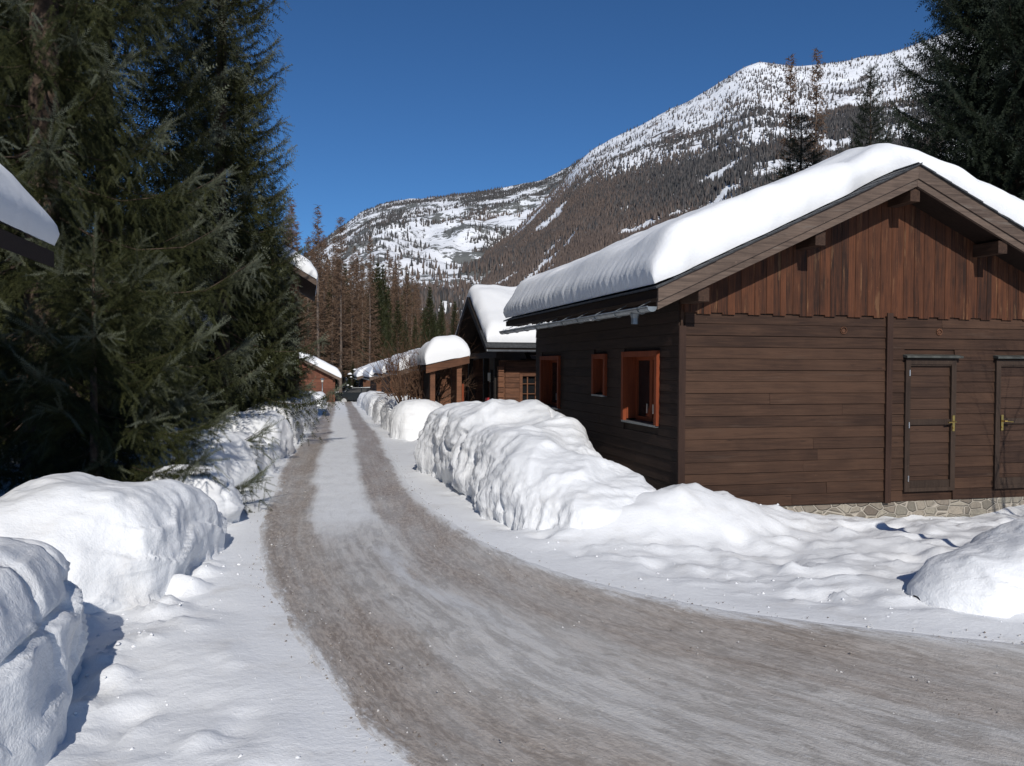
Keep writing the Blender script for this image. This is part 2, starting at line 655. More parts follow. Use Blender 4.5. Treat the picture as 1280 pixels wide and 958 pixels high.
gx = axis(-9000, 9000, -4.6, 7.0, .055, 1.09)
gy = axis(-9000, 9000, 3.0, 12.5, .055, 1.07)
XX, YY = np.meshgrid(gx, gy)
xs, ys = XX.ravel(), YY.ravel()
rsd = road_sd(xs, ys)
gz = ground_z(xs, ys, rsd)
gz = gz - .07 * (1 - sstep(-.40, -.10, rsd))
ground = np_mesh('snow_ground', np.stack([xs, ys, gz], 1), grid_faces(len(gy), len(gx)), M['snow'], smooth=True)
tag(ground, kind='structure')


# road: a strip with its own wheel tracks
def road_mat():
    n = NT('road_slush')
    nu = n.sep(n.uv('nuv'))
    u, v = nu[0], nu[1]
    st = n.uv('ruv')
    streak = n.noise(n.uv('ruv', (4.2, .55, 1)), 1.0, 6, .65, .5)
    streak2 = n.noise(n.uv('ruv', (11., 1.1, 1)), 1.0, 5, .7, .3)
    grit = n.noise(n.uv('ruv', (16, 9, 1)), 1.6, 6, .72)
    grit2 = n.noise(n.uv('ruv', (60, 40, 1)), 1.0, 4, .7)
    blot = n.noise(n.uv('ruv', (1.1, .5, 1)), 1.0, 4, .6)
    wob = n.math('MULTIPLY', n.math('SUBTRACT', n.noise(n.uv('ruv', (.2, .45, 1)), 1.0, 3, .5), .5), .16)
    uu = n.math('ADD', u, wob)
    uu = n.math('ADD', uu, n.math('MULTIPLY', n.math('SUBTRACT', streak2, .5), .07))

    flake = n.noise(n.uv('ruv', (7., 1.9, 1)), 1.0, 9, .72, .5)

    def band(c, w, s):
        d = n.math('ADD', n.math('ABSOLUTE', n.math('SUBTRACT', uu, c)), n.math('MULTIPLY', n.math('SUBTRACT', flake, .5), .07))
        return n.step(d, w - s, w + s, 1, 0)
    r1 = band(.17, .14, .045)
    r2 = band(.78, .145, .045)
    ruts = n.math('MAXIMUM', r1, r2)
    # nearer than the bend the whole width is driven to grey ice; farther only the two tracks
    nearf = n.step(n.math('ADD', v, n.math('MULTIPLY', n.math('SUBTRACT', blot, .5), 3.)), 8.6, 10.6, 1, 0)
    edge_n = n.math('ADD', u, n.math('MULTIPLY', n.math('SUBTRACT', grit, .5), .10))
    edge_n = n.math('ADD', edge_n, n.math('MULTIPLY', n.math('SUBTRACT', flake, .5), .24))
    edge_n = n.math('ADD', edge_n, n.math('MULTIPLY', n.math('SUBTRACT', blot, .5), .10))
    inside = n.math('MULTIPLY', n.step(edge_n, .015, .075), n.step(edge_n, .90, .97, 1, 0))
    driven = n.math('MULTIPLY', inside, n.math('MAXIMUM', ruts, n.math('MULTIPLY', nearf, n.step(blot, .2, .5, .75, 1.))))
    flake2 = n.noise(n.uv('ruv', (26., 9., 1)), 1.0, 8, .74, .4)
    ice = n.mix(n.step(flake, .42, .58), (.42, .395, .365), (.66, .635, .60))
    ice = n.mix(n.step(flake2, .53, .61, 0, .75), ice, (.60, .59, .575))
    brown = n.mix(n.step(flake2, .41, .59), (.225, .170, .130), (.46, .385, .32))
    amt = n.math('ADD', n.math('MULTIPLY', ruts, .68), n.math('MULTIPLY', n.math('SUBTRACT', n.math('ADD', streak, n.math('MULTIPLY', blot, .9)), .93), 2.0))
    amt = n.math('ADD', amt, n.math('MULTIPLY', n.math('SUBTRACT', flake, .5), 1.6), clamp=True)
    amt = n.math('MULTIPLY', amt, n.step(v, 3.0, 7.5, .72, 1.))
    lines = n.noise(n.uv('ruv', (17., .35, 1)), 1.0, 5, .6, .15)
    c = n.mix(n.math('MULTIPLY', amt, .85), ice, brown)
    c = n.mix(n.step(lines, .50, .66, 0, .16), c, (.58, .565, .545))
    c = n.mix(n.step(lines, .50, .34, 0, .18), c, (.20, .160, .130))
    c = n.mix(n.step(grit2, .60, .72, 0, .35), c, (.62, .61, .60))
    c = n.mix(n.step(grit, .58, .70, 0, .30), c, (.13, .105, .09))
    snowc = n.mix(n.step(flake, .45, .7, 0, .35), SNOW, (.55, .54, .53))
    c = n.mix(driven, snowc, c)
    # a white streak that was never driven, right of the middle in the bend
    d = n.math('ABSOLUTE', n.math('SUBTRACT', n.math('ADD', uu, n.math('MULTIPLY', n.math('SUBTRACT', streak, .5), .20)), .53))
    ws = n.math('MULTIPLY', n.step(d, .010, .055, 1, 0), n.math('MULTIPLY', n.step(v, 8.9, 8.2), n.step(v, 4.6, 7.2)))
    c = n.mix(n.math('MULTIPLY', ws, n.step(flake, .35, .6, .45, .95)), c, (.68, .68, .68))
    rough = n.mix(driven, (.62,) * 3, n.mix(flake, (.22,) * 3, (.50,) * 3))
    n.b.inputs['Specular IOR Level'].default_value = .3
    h = n.math('ADD', n.math('MULTIPLY', flake2, .6), n.math('MULTIPLY', grit2, .4))
    return n.out(c, rough, n.bump(h, .7, .03))


NU = 61
us = np.linspace(0, 1, NU)
Lp, Rp = catmull(RL, 20), catmull(RR, 20)
mid = (Lp + Rp) / 2
arc = np.concatenate([[0], np.cumsum(np.linalg.norm(np.diff(mid, axis=0), axis=1))])
wid = np.linalg.norm(Lp - Rp, axis=1)
P = Lp[:, None, :] * (1 - us)[None, :, None] + Rp[:, None, :] * us[None, :, None]
px_, py_ = P[..., 0].ravel(), P[..., 1].ravel()
uu = np.broadcast_to(us[None, :], P.shape[:2]).ravel()
pp = np.stack([px_, py_, 0 * px_], 1)
rut = np.exp(-((uu - .18) / .09) ** 2) + np.exp(-((uu - .79) / .09) ** 2)
dip = np.minimum(uu, 1 - uu)
rz = gr(py_) + .012 - .022 * rut + fbm(pp * 2.2, 3, 71) * .012 + fbm(pp * np.array([9., 9., 1.]), 2, 77) * .004 - .045 * (1 - sstep(0, .05, dip))
# v counted so that it equals the distance ahead of the camera
vv = np.repeat(arc, NU)
ymid = np.repeat(mid[:, 1], NU)
road = np_mesh('road', np.stack([px_, py_, rz], 1), grid_faces(len(Lp), NU), road_mat(), smooth=True,
               uvs={'ruv': np.stack([uu * np.repeat(wid, NU), vv], 1), 'nuv': np.stack([uu, ymid], 1)})
tag(road, kind='structure')


# ------------------------------------------------------------------ loose crumbs of ice and snow
def crumb_field(name, x, y, z, r, rnd, mat):
    k = len(x)
    rg = np.random.default_rng(len(name))
    base = np.array([(1, 0, 0), (0, 1, 0), (-1, 0, 0), (0, -1, 0), (0, 0, 1), (0, 0, -1)], dtype=float)
    V = base[None] * (r[:, None, None] * rg.uniform(.55, 1.25, (k, 6, 1)))
    a = rg.random(k) * 6.283
    c, s_ = np.cos(a)[:, None], np.sin(a)[:, None]
    X = V[..., 0] * c - V[..., 1] * s_ * .7
    Y = V[..., 0] * s_ + V[..., 1] * c * .7
    W = np.stack([X + x[:, None], Y + y[:, None], V[..., 2] * .6 + z[:, None]], -1)
    tri = np.array([(0, 1, 4), (1, 2, 4), (2, 3, 4), (3, 0, 4), (1, 0, 5), (2, 1, 5), (3, 2, 5), (0, 3, 5)])
    f = (np.arange(k)[:, None, None] * 6 + tri[None]).reshape(-1, 3)
    o = np_mesh(name, W.reshape(-1, 3), f, mat, attrs={'rnd': ('FACE', np.repeat(rnd, 8))})
    tag(o, kind='stuff')


def crumb_mat(name, dark, light):
    n = NT(name)
    return n.out(n.mix(n.attr('rnd'), dark, light), .6)


gq = np.random.default_rng(5)
N_ = 60000
cx, cy = gq.uniform(-5.5, 9, N_), 3 + 15 * gq.random(N_) ** 1.6
sdq = road_sd(cx, cy)
onr = (sdq < .05) & (gq.random(N_) < np.where(sdq > -.35, .30, .06))
crumb_field('ice_grit', cx[onr], cy[onr], gr(cy[onr]) + .006, gq.uniform(.004, .013, onr.sum()) * (1 + 1.2 * (gq.random(onr.sum()) < .02)), gq.random(onr.sum()), crumb_mat('ice_grit', (.16, .125, .10), (.66, .65, .63)))
sn_ = (sdq > .06) & (cy - .245 * (cx - 2.1) < 10.4) & (gq.random(N_) < np.where(cx < -1, .30 * np.exp(-((cx + 2.75 + .10 * (cy - 4)) / .45) ** 2) + .02, .10 * np.exp(-((sdq - .7) / .5) ** 2) + .015))
crumb_field('snow_crumbs', cx[sn_], cy[sn_], ground_z(cx[sn_], cy[sn_]) + .001, .005 + .026 * gq.random(sn_.sum()) ** 4, gq.random(sn_.sum()), crumb_mat('snow_crumbs', (.74, .75, .77), (.84, .85, .86)))


# ------------------------------------------------------------------ mountains
def skyline(pts, D):
    pts = np.array(pts, dtype=float)
    x, y = pts[:, 0], pts[:, 1]
    az = np.arctan((x - 640) / 1040)
    hor = 455.5 + .0052 * (x - 385)
    tanel = (hor - y) / 1040 * np.cos(az)
    return az, tanel


def mountain(name, pts, D0, D1_, rb, az0, az1, nA, nT, mat, seed, amp, shape=1.5):
    saz, stan = skyline(pts, None)
    A = np.linspace(az0, az1, nA)
    T = np.concatenate([np.linspace(0, 1, nT), 1 + np.linspace(.06, 1., 14)])
    tn = np.interp(A, saz, stan)
    Dr = np.interp(A, [az0, az1], [D0, D1_]) * (1 + .05 * np.sin(A * 9 + seed))
    AA, TT = np.meshgrid(A, T)
    tnn = np.broadcast_to(tn, AA.shape)
    Dd = np.broadcast_to(Dr, AA.shape)
    r = rb + (Dd - rb) * TT
    Htop = tnn * Dd + EYE
    up = np.where(TT <= 1, TT ** shape, 1 - (TT - 1) * .9)
    x, y = r * np.sin(AA), r * np.cos(AA)
    z = -3 + (Htop + 3) * up
    p = np.stack([x, y, z], -1).reshape(-1, 3)
    w = (np.clip(TT, 0, 1) * np.clip(1 - TT, 0, 1) * 4).ravel() * 1.0
    nz = billow(p / 420., 4, seed) * amp + fbm(p / 90., 4, seed + 7) * amp * .35
    z2 = p[:, 2] + nz * w * Dd.ravel() * .01 + fbm(p / 40., 3, seed + 3) * amp * .12 * Dd.ravel() * .01 * np.clip(TT.ravel() * 3, 0, 1)
    V = np.stack([p[:, 0], p[:, 1], z2], 1)
    o = np_mesh(name, V, grid_faces(len(T), nA), mat, smooth=True)
    tag(o, kind='structure')
    return A, T, V.reshape(len(T), nA, 3)


def mountain_mat(name, rock, rock_amt, sc, strata):
    n = NT(name)
    p = n.pos((1, 1, 1.9 if strata else 1.))
    a = n.noise(p, sc, 7, .62, .8)
    b = n.noise(p, sc * 7, 5, .65)
    g = n.noise(p, sc * 25, 4, .7)
    t = n.math('ADD', a, n.math('MULTIPLY', n.math('SUBTRACT', b, .5), .55))
    t = n.math('ADD', t, n.math('MULTIPLY', n.math('SUBTRACT', g, .5), .25))
    mask = n.step(t, rock_amt, rock_amt + .05)
    geo = n.t.nodes.new('ShaderNodeNewGeometry')
    rc = n.mix(b, tuple(q * .6 for q in rock), tuple(q * 1.35 for q in rock))
    c = n.mix(mask, (.80, .82, .85), rc)
    return n.out(c, .8, n.bump(b, .5, 6.))


far_pts = [(-900, 330), (0, 372), (300, 352), (385, 318), (415, 293), (430, 283), (450, 268), (480, 254), (520, 249), (570, 245), (640, 234), (680, 224), (710, 210), (735, 196), (800, 190), (1000, 185), (1300, 180), (2200, 240)]
near_pts = [(300, 470), (420, 455), (500, 430), (545, 395), (580, 348), (610, 315), (640, 292), (670, 262), (700, 230), (720, 205), (735, 192), (760, 177), (800, 157), (850, 132), (890, 110), (905, 99), (925, 87), (945, 82), (985, 85),
            (1010, 85), (1050, 79), (1080, 73), (1100, 71), (1140, 59), (1180, 43), (1280, 12), (1600, -60), (2600, -60)]
A1, T1, V1 = mountain('far_mountain', far_pts, 3000, 2600, 420, R(-50), R(45), 260, 120, mountain_mat('far_mountain_rock', (.13, .135, .13), .50, .0065, True), 3, 2.2)
A2, T2, V2 = mountain('near_mountain', near_pts, 1500, 1900, 260, R(-12), R(58), 300, 130, mountain_mat('near_mountain_rock', (.10, .085, .08), .60, .008, False), 9, 2.0)


def scatter_forest(name, A, T, V, sky, n, dens, hmin, hmax, mat, seed, amin, amax):
    """far woods that read as one mass: each tree a small ragged spike standing on the slope"""
    rg = np.random.default_rng(seed)
    nT, nA = V.shape[:2]
    i1 = np.searchsorted(T, 1.0)
    Rr = np.hypot(V[..., 0], V[..., 1])
    saz, stan = skyline(sky, None)
    N = n * 9
    # uniform over the picture of the slope as seen from the valley floor is what one sees as forest cover
    aa = (amin + (amax - amin) * rg.random(N) - A[0]) / (A[-1] - A[0]) * (nA - 1)
    tt = rg.random(N) ** .8 * i1
    i0, j0 = np.minimum(tt.astype(int), nT - 2), aa.astype(int)
    ft, fa = (tt - i0)[:, None], (aa - j0)[:, None]
    p = (V[i0, j0] * (1 - ft) + V[i0 + 1, j0] * ft) * (1 - fa) + (V[i0, j0 + 1] * (1 - ft) + V[i0 + 1, j0 + 1] * ft) * fa
    az = A[0] + aa / (nA - 1) * (A[-1] - A[0])
    px = 640 + 1040 * np.tan(az)
    rr = np.hypot(p[:, 0], p[:, 1])
    e = ((p[:, 2] - EYE) / rr) / np.maximum(np.interp(az, saz, stan), .01)     # share of the slope's height
    d = dens(p, px, e)
    keep = rg.random(N) < d
    p, e, px, rr = p[keep][:n], e[keep][:n], px[keep][:n], rr[keep][:n]
    k = len(p)
    h = (hmin + (hmax - hmin) * rg.random(k) ** 1.5) * (1 - .35 * sstep(.75, 1., e))
    rad = h * (.11 + .07 * rg.random(k))
    lean = rg.normal(0, .03, (k, 2)) * h[:, None]
    ang = rg.random(k) * 6.28
    NS = 4
    verts = np.zeros((k, 2 * NS + 1, 3))
    for s in range(NS):
        a = ang + s * 2 * np.pi / NS
        q = rad * (.6 + .8 * rg.random(k))
        verts[:, s] = p + np.stack([np.cos(a) * q, np.sin(a) * q, h * .08], 1)
        a2 = a + .7
        q = rad * (.4 + .6 * rg.random(k))
        verts[:, NS + s] = p + np.stack([np.cos(a2) * q, np.sin(a2) * q, h * (.36 + .25 * rg.random(k))], 1)
    verts[:, 2 * NS] = p + np.stack([lean[:, 0], lean[:, 1], h], 1)
    verts[:, :, 2] -= .03 * h[:, None]
    tris = []
    for s in range(NS):
        q = (s + 1) % NS
        tris += [(s, q, NS + s), (q, NS + q, NS + s), (NS + s, NS + q, 2 * NS)]
    tris = np.array(tris)
    faces = (np.arange(k)[:, None, None] * (2 * NS + 1) + tris[None]).reshape(-1, 3)
    patch = fbm(p / 260., 3, seed + 1) * .5 + .5 + rg.normal(0, .12, k) + .18 * sstep(.75, .45, e)
    tipv = sstep(.46, .70, patch)
    o = np_mesh(name, verts.reshape(-1, 3), faces, mat, attrs={'rnd': ('FACE', np.repeat(rg.random(k), len(tris))), 'tip': ('FACE', np.repeat(tipv, len(tris)))})
    tag(o, kind='stuff')
    return o


M['hill_trees'] = needle_mat('hill_trees', (.040, .042, .044), (.105, .098, .096), (.140, .104, .086), .75)


def blob(px, e, cx, ce, sx, se):
    return np.exp(-((px - cx) / sx) ** 2 - ((e - ce) / se) ** 2)


def dens_near(p, px, e):
    n1 = fbm(p / 60. * np.array([1, 1, .5]), 4, 101)
    n2 = fbm(p / 330., 3, 105)
    line = np.interp(px, [500, 690, 760, 850, 950, 1010, 1060, 1150, 1400], [1.2, 1.0, .86, .76, .70, .76, .84, .78, .78])
    up = sstep(line - .10, line + .05, e + n2 * .12)
    d = .9 * sstep(-.26, .24, n1 + .40 * n2 + .09)
    d = d * (1 - .90 * up) + .035 * up
    rocky = sstep(1040, 1110, px) * (1 - sstep(.86, .93, e))
    d = d * (1 - .6 * rocky * sstep(-.3, .15, n2 + .15))
    lower = (1 - sstep(.35, .6, e)) * sstep(760, 700, px)
    d = d * (1 - .5 * lower * sstep(-.1, .2, n2))
    return np.clip(d, 0, 1)


def dens_far(p, px, e):
    n1 = fbm(p / 130. * np.array([1, 1, .6]), 4, 201)
    n2 = fbm(p / 420., 3, 205)
    d = .85 * sstep(-.20, .20, n1 + .3 * n2 - .02)
    fields = .95 * blob(px, e, 545, .87, 52, .09) + .9 * blob(px, e, 668, .84, 45, .08) + .9 * blob(px, e, 610, .76, 30, .08) + blob(px, e, 600, .42, 40, .13) + .8 * blob(px, e, 575, .62, 30, .06) + .6 * blob(px, e, 700, .70, 30, .1)
    cliff = sstep(400, 425, px) * (1 - sstep(560, 620, px)) * sstep(.38, .48, e) * (1 - sstep(.80, .86, e))
    d = d * (1 - .9 * np.clip(fields, 0, 1)) * (1 - .9 * cliff)
    d = np.maximum(d, .7 * sstep(.955, .975, e) * sstep(-.35, .0, n1 + .1))
    return np.clip(d, 0, 1)


scatter_forest('near_mountain_forest', A2, T2, V2, near_pts, 135000, dens_near, 4.5, 11, M['hill_trees'], 31, R(-8), R(34))
scatter_forest('far_mountain_forest', A1, T1, V1, far_pts, 34000, dens_far, 8, 16, M['hill_trees'], 33, R(-16), R(8))

# ------------------------------------------------------------------ cabins
def plank_rows(mb, a0, a1, z0, z1, ph, face, openings=(), joint=.5, rg=None, thick=.028, lip=.012):
    """shiplap boards along a wall; face(a, out, z) gives the local point; openings = (a0, a1, z0, z1)"""
    rg = rg or random
    n = max(1, round((z1 - z0) / ph))
    h = (z1 - z0) / n
    for i in range(n):
        za, zb = z0 + i * h, z0 + (i + 1) * h
        segs = [(a0, a1)]
        for (oa, ob, oz0, oz1) in openings:
            if zb > oz0 + .01 and za < oz1 - .01:
                nx = []
                for s, e in segs:
                    if ob <= s or oa >= e:
                        nx.append((s, e))
                    else:
                        if oa - s > .01: nx.append((s, oa))
                        if e - ob > .01: nx.append((ob, e))
                segs = nx
        for s, e in segs:
            cuts = [s]
            if e - s > 1.2 and rg.random() < joint:
                cuts.append(s + (e - s) * (.2 + .6 * rg.random()))
            cuts.append(e)
            for c, d in zip(cuts[:-1], cuts[1:]):
                w = rg.uniform(-.003, .003)
                g = .0035
                d2 = d - (.003 if d < e else 0)
                lo, hi = za + g * .3, zb - g
                o0, o1 = thick + w, thick - lip + w
                mb.hexa([face(c, 0, lo), face(d2, 0, lo), face(d2, o0, lo), face(c, o0, lo),
                         face(c, 0, hi), face(d2, 0, hi), face(d2, o1, hi), face(c, o1, hi)], rg.random())


def wall_core(mb, x0, x1, y0, y1, z0, z1, openings, axis_):
    """solid wall body, in strips round its openings, so that windows are real holes"""
    if axis_ == 'x':
        a0, a1 = x0, x1
    else:
        a0, a1 = y0, y1
    cuts = sorted({a0, a1, *[o[0] for o in openings], *[o[1] for o in openings]})
    for s, e in zip(cuts[:-1], cuts[1:]):
        zs = [(z0, z1)]
        for o in openings:
            if o[0] <= s + 1e-6 and o[1] >= e - 1e-6:
                zs = [(z0, o[2]), (o[3], z1)]
        for za, zb in zs:
            if axis_ == 'x':
                mb.box((s, y0, za), (e, y1, zb), .3)
            else:
                mb.box((x0, s, za), (x1, e, zb), .3)


def roof_snow(name, x0, x1, xr, zr, slope, y0, y1, T, parent, seed, front=None, back=0., bulge=.10, rr=.45, res=.055, slopeR=None, round_=.5, thinR=1.0, ystep=None, axisy=False):
    """a thick blanket over both slopes; rounded at every edge"""
    slopeR = slope if slopeR is None else slopeR
    def edge_axis(a, b, step):
        e = rr * (1 - np.cos(np.linspace(0, math.pi / 2, 9)))
        mid = np.linspace(a + rr, b - rr, max(3, int((b - a - 2 * rr) / step)))
        return np.concatenate([a + e[:-1], mid, (b - e[:-1])[::-1]])
    X = edge_axis(x0, x1, res * 1.4)
    Y = edge_axis(0, 1 * (y1 - y0), ystep or res)
    XX, YY = np.meshgrid(X, Y)
    L = y1 - y0
    fr = np.zeros_like(XX) if front is None else front(XX)
    yy = y0 + fr + YY * (L - fr) / L
    base = zr - np.where(XX < xr, slope * (xr - XX), slopeR * (XX - xr))
    dx = np.abs(XX - xr)
    sl = np.where(XX < xr, slope, slopeR)
    smooth = zr - sl * (np.sqrt(dx ** 2 + round_ ** 2) - round_ * .45)
    ex = np.minimum(XX - x0, x1 - XX)
    ey = np.minimum(YY, L - YY)
    q = lambda e: np.clip(1 - (1 - np.clip(e / rr, 0, 1)) ** 2.8, 0, 1) ** (1 / 2.6)
    k = q(ex) * q(ey)
    p = np.stack([XX, yy, 0 * XX], -1).reshape(-1, 3)
    nz = (fbm(p * .9, 3, seed) * .10 + fbm(p * 2.6, 3, seed + 5) * .035).reshape(XX.shape)
    thick = np.where(XX < xr, T, T * (1 - (1 - thinR) * sstep(0, 1.2, XX - xr)))
    top = np.maximum(smooth, base) + thick + nz
    z = base + .035 + (top - base) * k
    # the hanging belly at the eaves and ends
    t = np.clip((z - base) / T, 0, 1)
    dr = (fbm(p * np.array([3., 8., 3.]), 3, seed + 9)).reshape(XX.shape) * .035 + (fbm(p * np.array([9., 22., 9.]), 2, seed + 12)).reshape(XX.shape) * .012
    belly = (bulge + dr) * np.sin(np.pi * np.clip(t, 0, 1) ** .8) * (1 - sstep(0, rr * .9, ex))
    xx = XX + np.where(XX < (x0 + x1) / 2, -belly, belly)
    bellyY = (bulge * .5 + dr * .8) * np.sin(np.pi * t) * (1 - sstep(0, rr * .9, ey))
    yy = yy + np.where(YY < L / 2, -bellyY, bellyY)
    V = np.stack([xx, yy, z], -1).reshape(-1, 3)
    if axisy:
        V = V[:, [1, 0, 2]]
        f = grid_faces(len(Y), len(X))[:, ::-1]
    else:
        f = grid_faces(len(Y), len(X))
    return np_mesh(name, V, f, M['roof_snow'], parent, smooth=True)


def gutter(parent, x, z, y0, y1, r=.065, side=-1, brackets=9, outlet=None):
    mb = MB()
    n = 10
    outer = [(x + r * math.cos(math.pi + math.pi * i / n), z + r * math.sin(math.pi + math.pi * i / n)) for i in range(n + 1)]
    inner = [(x + (r - .006) * math.cos(2 * math.pi - math.pi * i / n), z + (r - .006) * math.sin(2 * math.pi - math.pi * i / n)) for i in range(n + 1)]
    mb.prism_y(outer + inner, y0, y1)
    lipx = x + side * r
    mb.tube([(lipx, y0, z), (lipx, y1, z)], .009, 6)
    for ye in (y0, y1):
        mb.prism_y(outer, ye - .004, ye + .004)
    g = mb.build('gutter', M['zinc'], parent, smooth=False)
    for i in range(brackets):
        y = y0 + (y1 - y0) * (i + .4) / brackets
        b = MB()
        pts = [(x + (r + .006) * math.cos(math.pi + math.pi * k / 8), y, z + (r + .006) * math.sin(math.pi + math.pi * k / 8)) for k in range(9)]
        for p, q in zip(pts[:-1], pts[1:]):
            b.tube([p, q], .006, 4)
        b.tube([(x - side * -r if False else x + side * r, y, z), (x - side * .12, y + .02, z + .09)], .006, 4)
        b.build('bracket', M['zinc'], g)
    if outlet is not None:
        b = MB()
        b.tube([(x, outlet, z - r + .01), (x, outlet, z - r - .05), (x, outlet, z - r - .12)], [.06, .042, .042], 10)
        b.build('outlet', M['zinc'], g)
    return g


def window_left(parent, y0, y1, z0, z1, xw, leaves=2, depth=.17, handles=True, wood='orange_wood', side=-1, sill=True):
    """window set in a wall that faces local -x (side=-1) or +x; xw = outer face of the wall"""
    s = side
    X = lambda o: xw + s * o            # o > 0 is outwards
    def bx(mb, o0, o1, ya, yb, za, zb):
        a, b = sorted((X(o0), X(o1)))
        mb.box((a, ya, za), (b, yb, zb))
    c = .075
    f = MB()
    bx(f, -.01, .045, y0 - .005, y0 + c, z0, z1)
    bx(f, -.01, .045, y1 - c, y1 + .005, z0, z1)
    bx(f, -.01, .042, y0 + c, y1 - c, z1 - c, z1)
    bx(f, -depth, -.012, y0 + c - .018, y0 + c, z0 + .03, z1 - c)
    bx(f, -depth, -.012, y1 - c, y1 - c + .018, z0 + .03, z1 - c)
    bx(f, -depth, -.014, y0 + c, y1 - c, z1 - c, z1 - c + .018)
    win = f.build('window', M[wood], parent)
    if sill:
        sl = MB()
        bx(sl, -depth, .05, y0 + .02, y1 - .02, z0 - .022, z0 + .006)
        sl.build('sill', M['zinc'], win)
    fr = MB()
    a, b = y0 + c, y1 - c
    w = (b - a) / leaves
    for i in range(leaves):
        ya, yb = a + i * w, a + (i + 1) * w
        t = .05
        bx(fr, -depth - .03, -depth + .015, ya, ya + t, z0 + .01, z1 - c)
        bx(fr, -depth - .03, -depth + .015, yb - t, yb, z0 + .01, z1 - c)
        bx(fr, -depth - .03, -depth + .013, ya + t, yb - t, z0 + .01, z0 + .07)
        bx(fr, -depth - .03, -depth + .013, ya + t, yb - t, z1 - c - t, z1 - c)
    fr.build('sash', M[wood], win)
    p = MB()
    bx(p, -depth - .020, -depth - .012, a + .03, b - .03, z0 + .05, z1 - c - .03)
    p.build('pane', M['glass'], win)
    if handles and leaves > 1:
        for ym in (a + w - .11, a + w + .11):
            h = MB()
            bx(h, -depth + .015, -depth + .03, ym - .014, ym + .014, z0 + .13, z0 + .26)
            h.build('latch', M['steel'], win)
    return win


def front_door(parent, x0, x1, z0, z1, hinge_left=True):
    f = MB()
    w = .075
    yo = -.058
    f.box((x0, yo, z0), (x0 + w, 0.01, z1))
    f.box((x1 - w, yo, z0), (x1, 0.01, z1))
    f.box((x0 + w, yo + .002, z1 - w), (x1 - w, 0.01, z1))
    f.box((x0 + w, yo + .002, z0), (x1 - w, 0.01, z0 + .05))
    d = f.build('door', M['door_frame'], parent)
    lf = MB()
    a, b = x0 + w, x1 - w
    plank_rows(lf, a, b, z0 + .05, z1 - w, .145, lambda p, o, z: (p, .005 - o, z), joint=0)
    lf.build('leaf', M['door_wood'], d)
    zm = 1.165
    for za, zc in ((zm - .04, zm + .035), (z0 + .05, z0 + .15), (z1 - w - .02, z1 - w)):
        r = MB()
        r.box((a, -.045, za), (b, -.012, zc))
        r.build('rail', M['door_frame'], d)
    hx = x1 - w * .55 if hinge_left else x0 + w * .55 + .06
    h = MB()
    h.box((hx - .018, -.068, zm - .13), (hx + .018, -.056, zm + .085))
    sgn = -1 if hinge_left else 1
    h.tube([(hx, -.068, zm), (hx, -.115, zm), (hx + sgn * .03, -.12, zm), (hx + sgn * .13, -.118, zm - .008)], .010, 8)
    h.tube([(hx, -.07, zm - .085), (hx, -.075, zm - .085)], .012, 10)
    h.build('handle', M['brass'], d)
    xh = x0 + w * .72 if hinge_left else x1 - w * .72
    for zz in (z0 + .18, zm - .04, z1 - .19):
        k = MB()
        k.tube([(xh, -.064, zz - .04), (xh, -.064, zz + .04)], .009, 8)
        k.build('hinge', M['steel'], d)
    c = MB()
    c.prism_x([(0.0, z1 + .062), (-.11, z1 + .040), (-.115, z1 + .028), (-.112, z1 + .012), (0, z1 + .022)], x0 - .03, x1 + .06)
    c.build('rain_hood', M['old_zinc'], d)
    return d


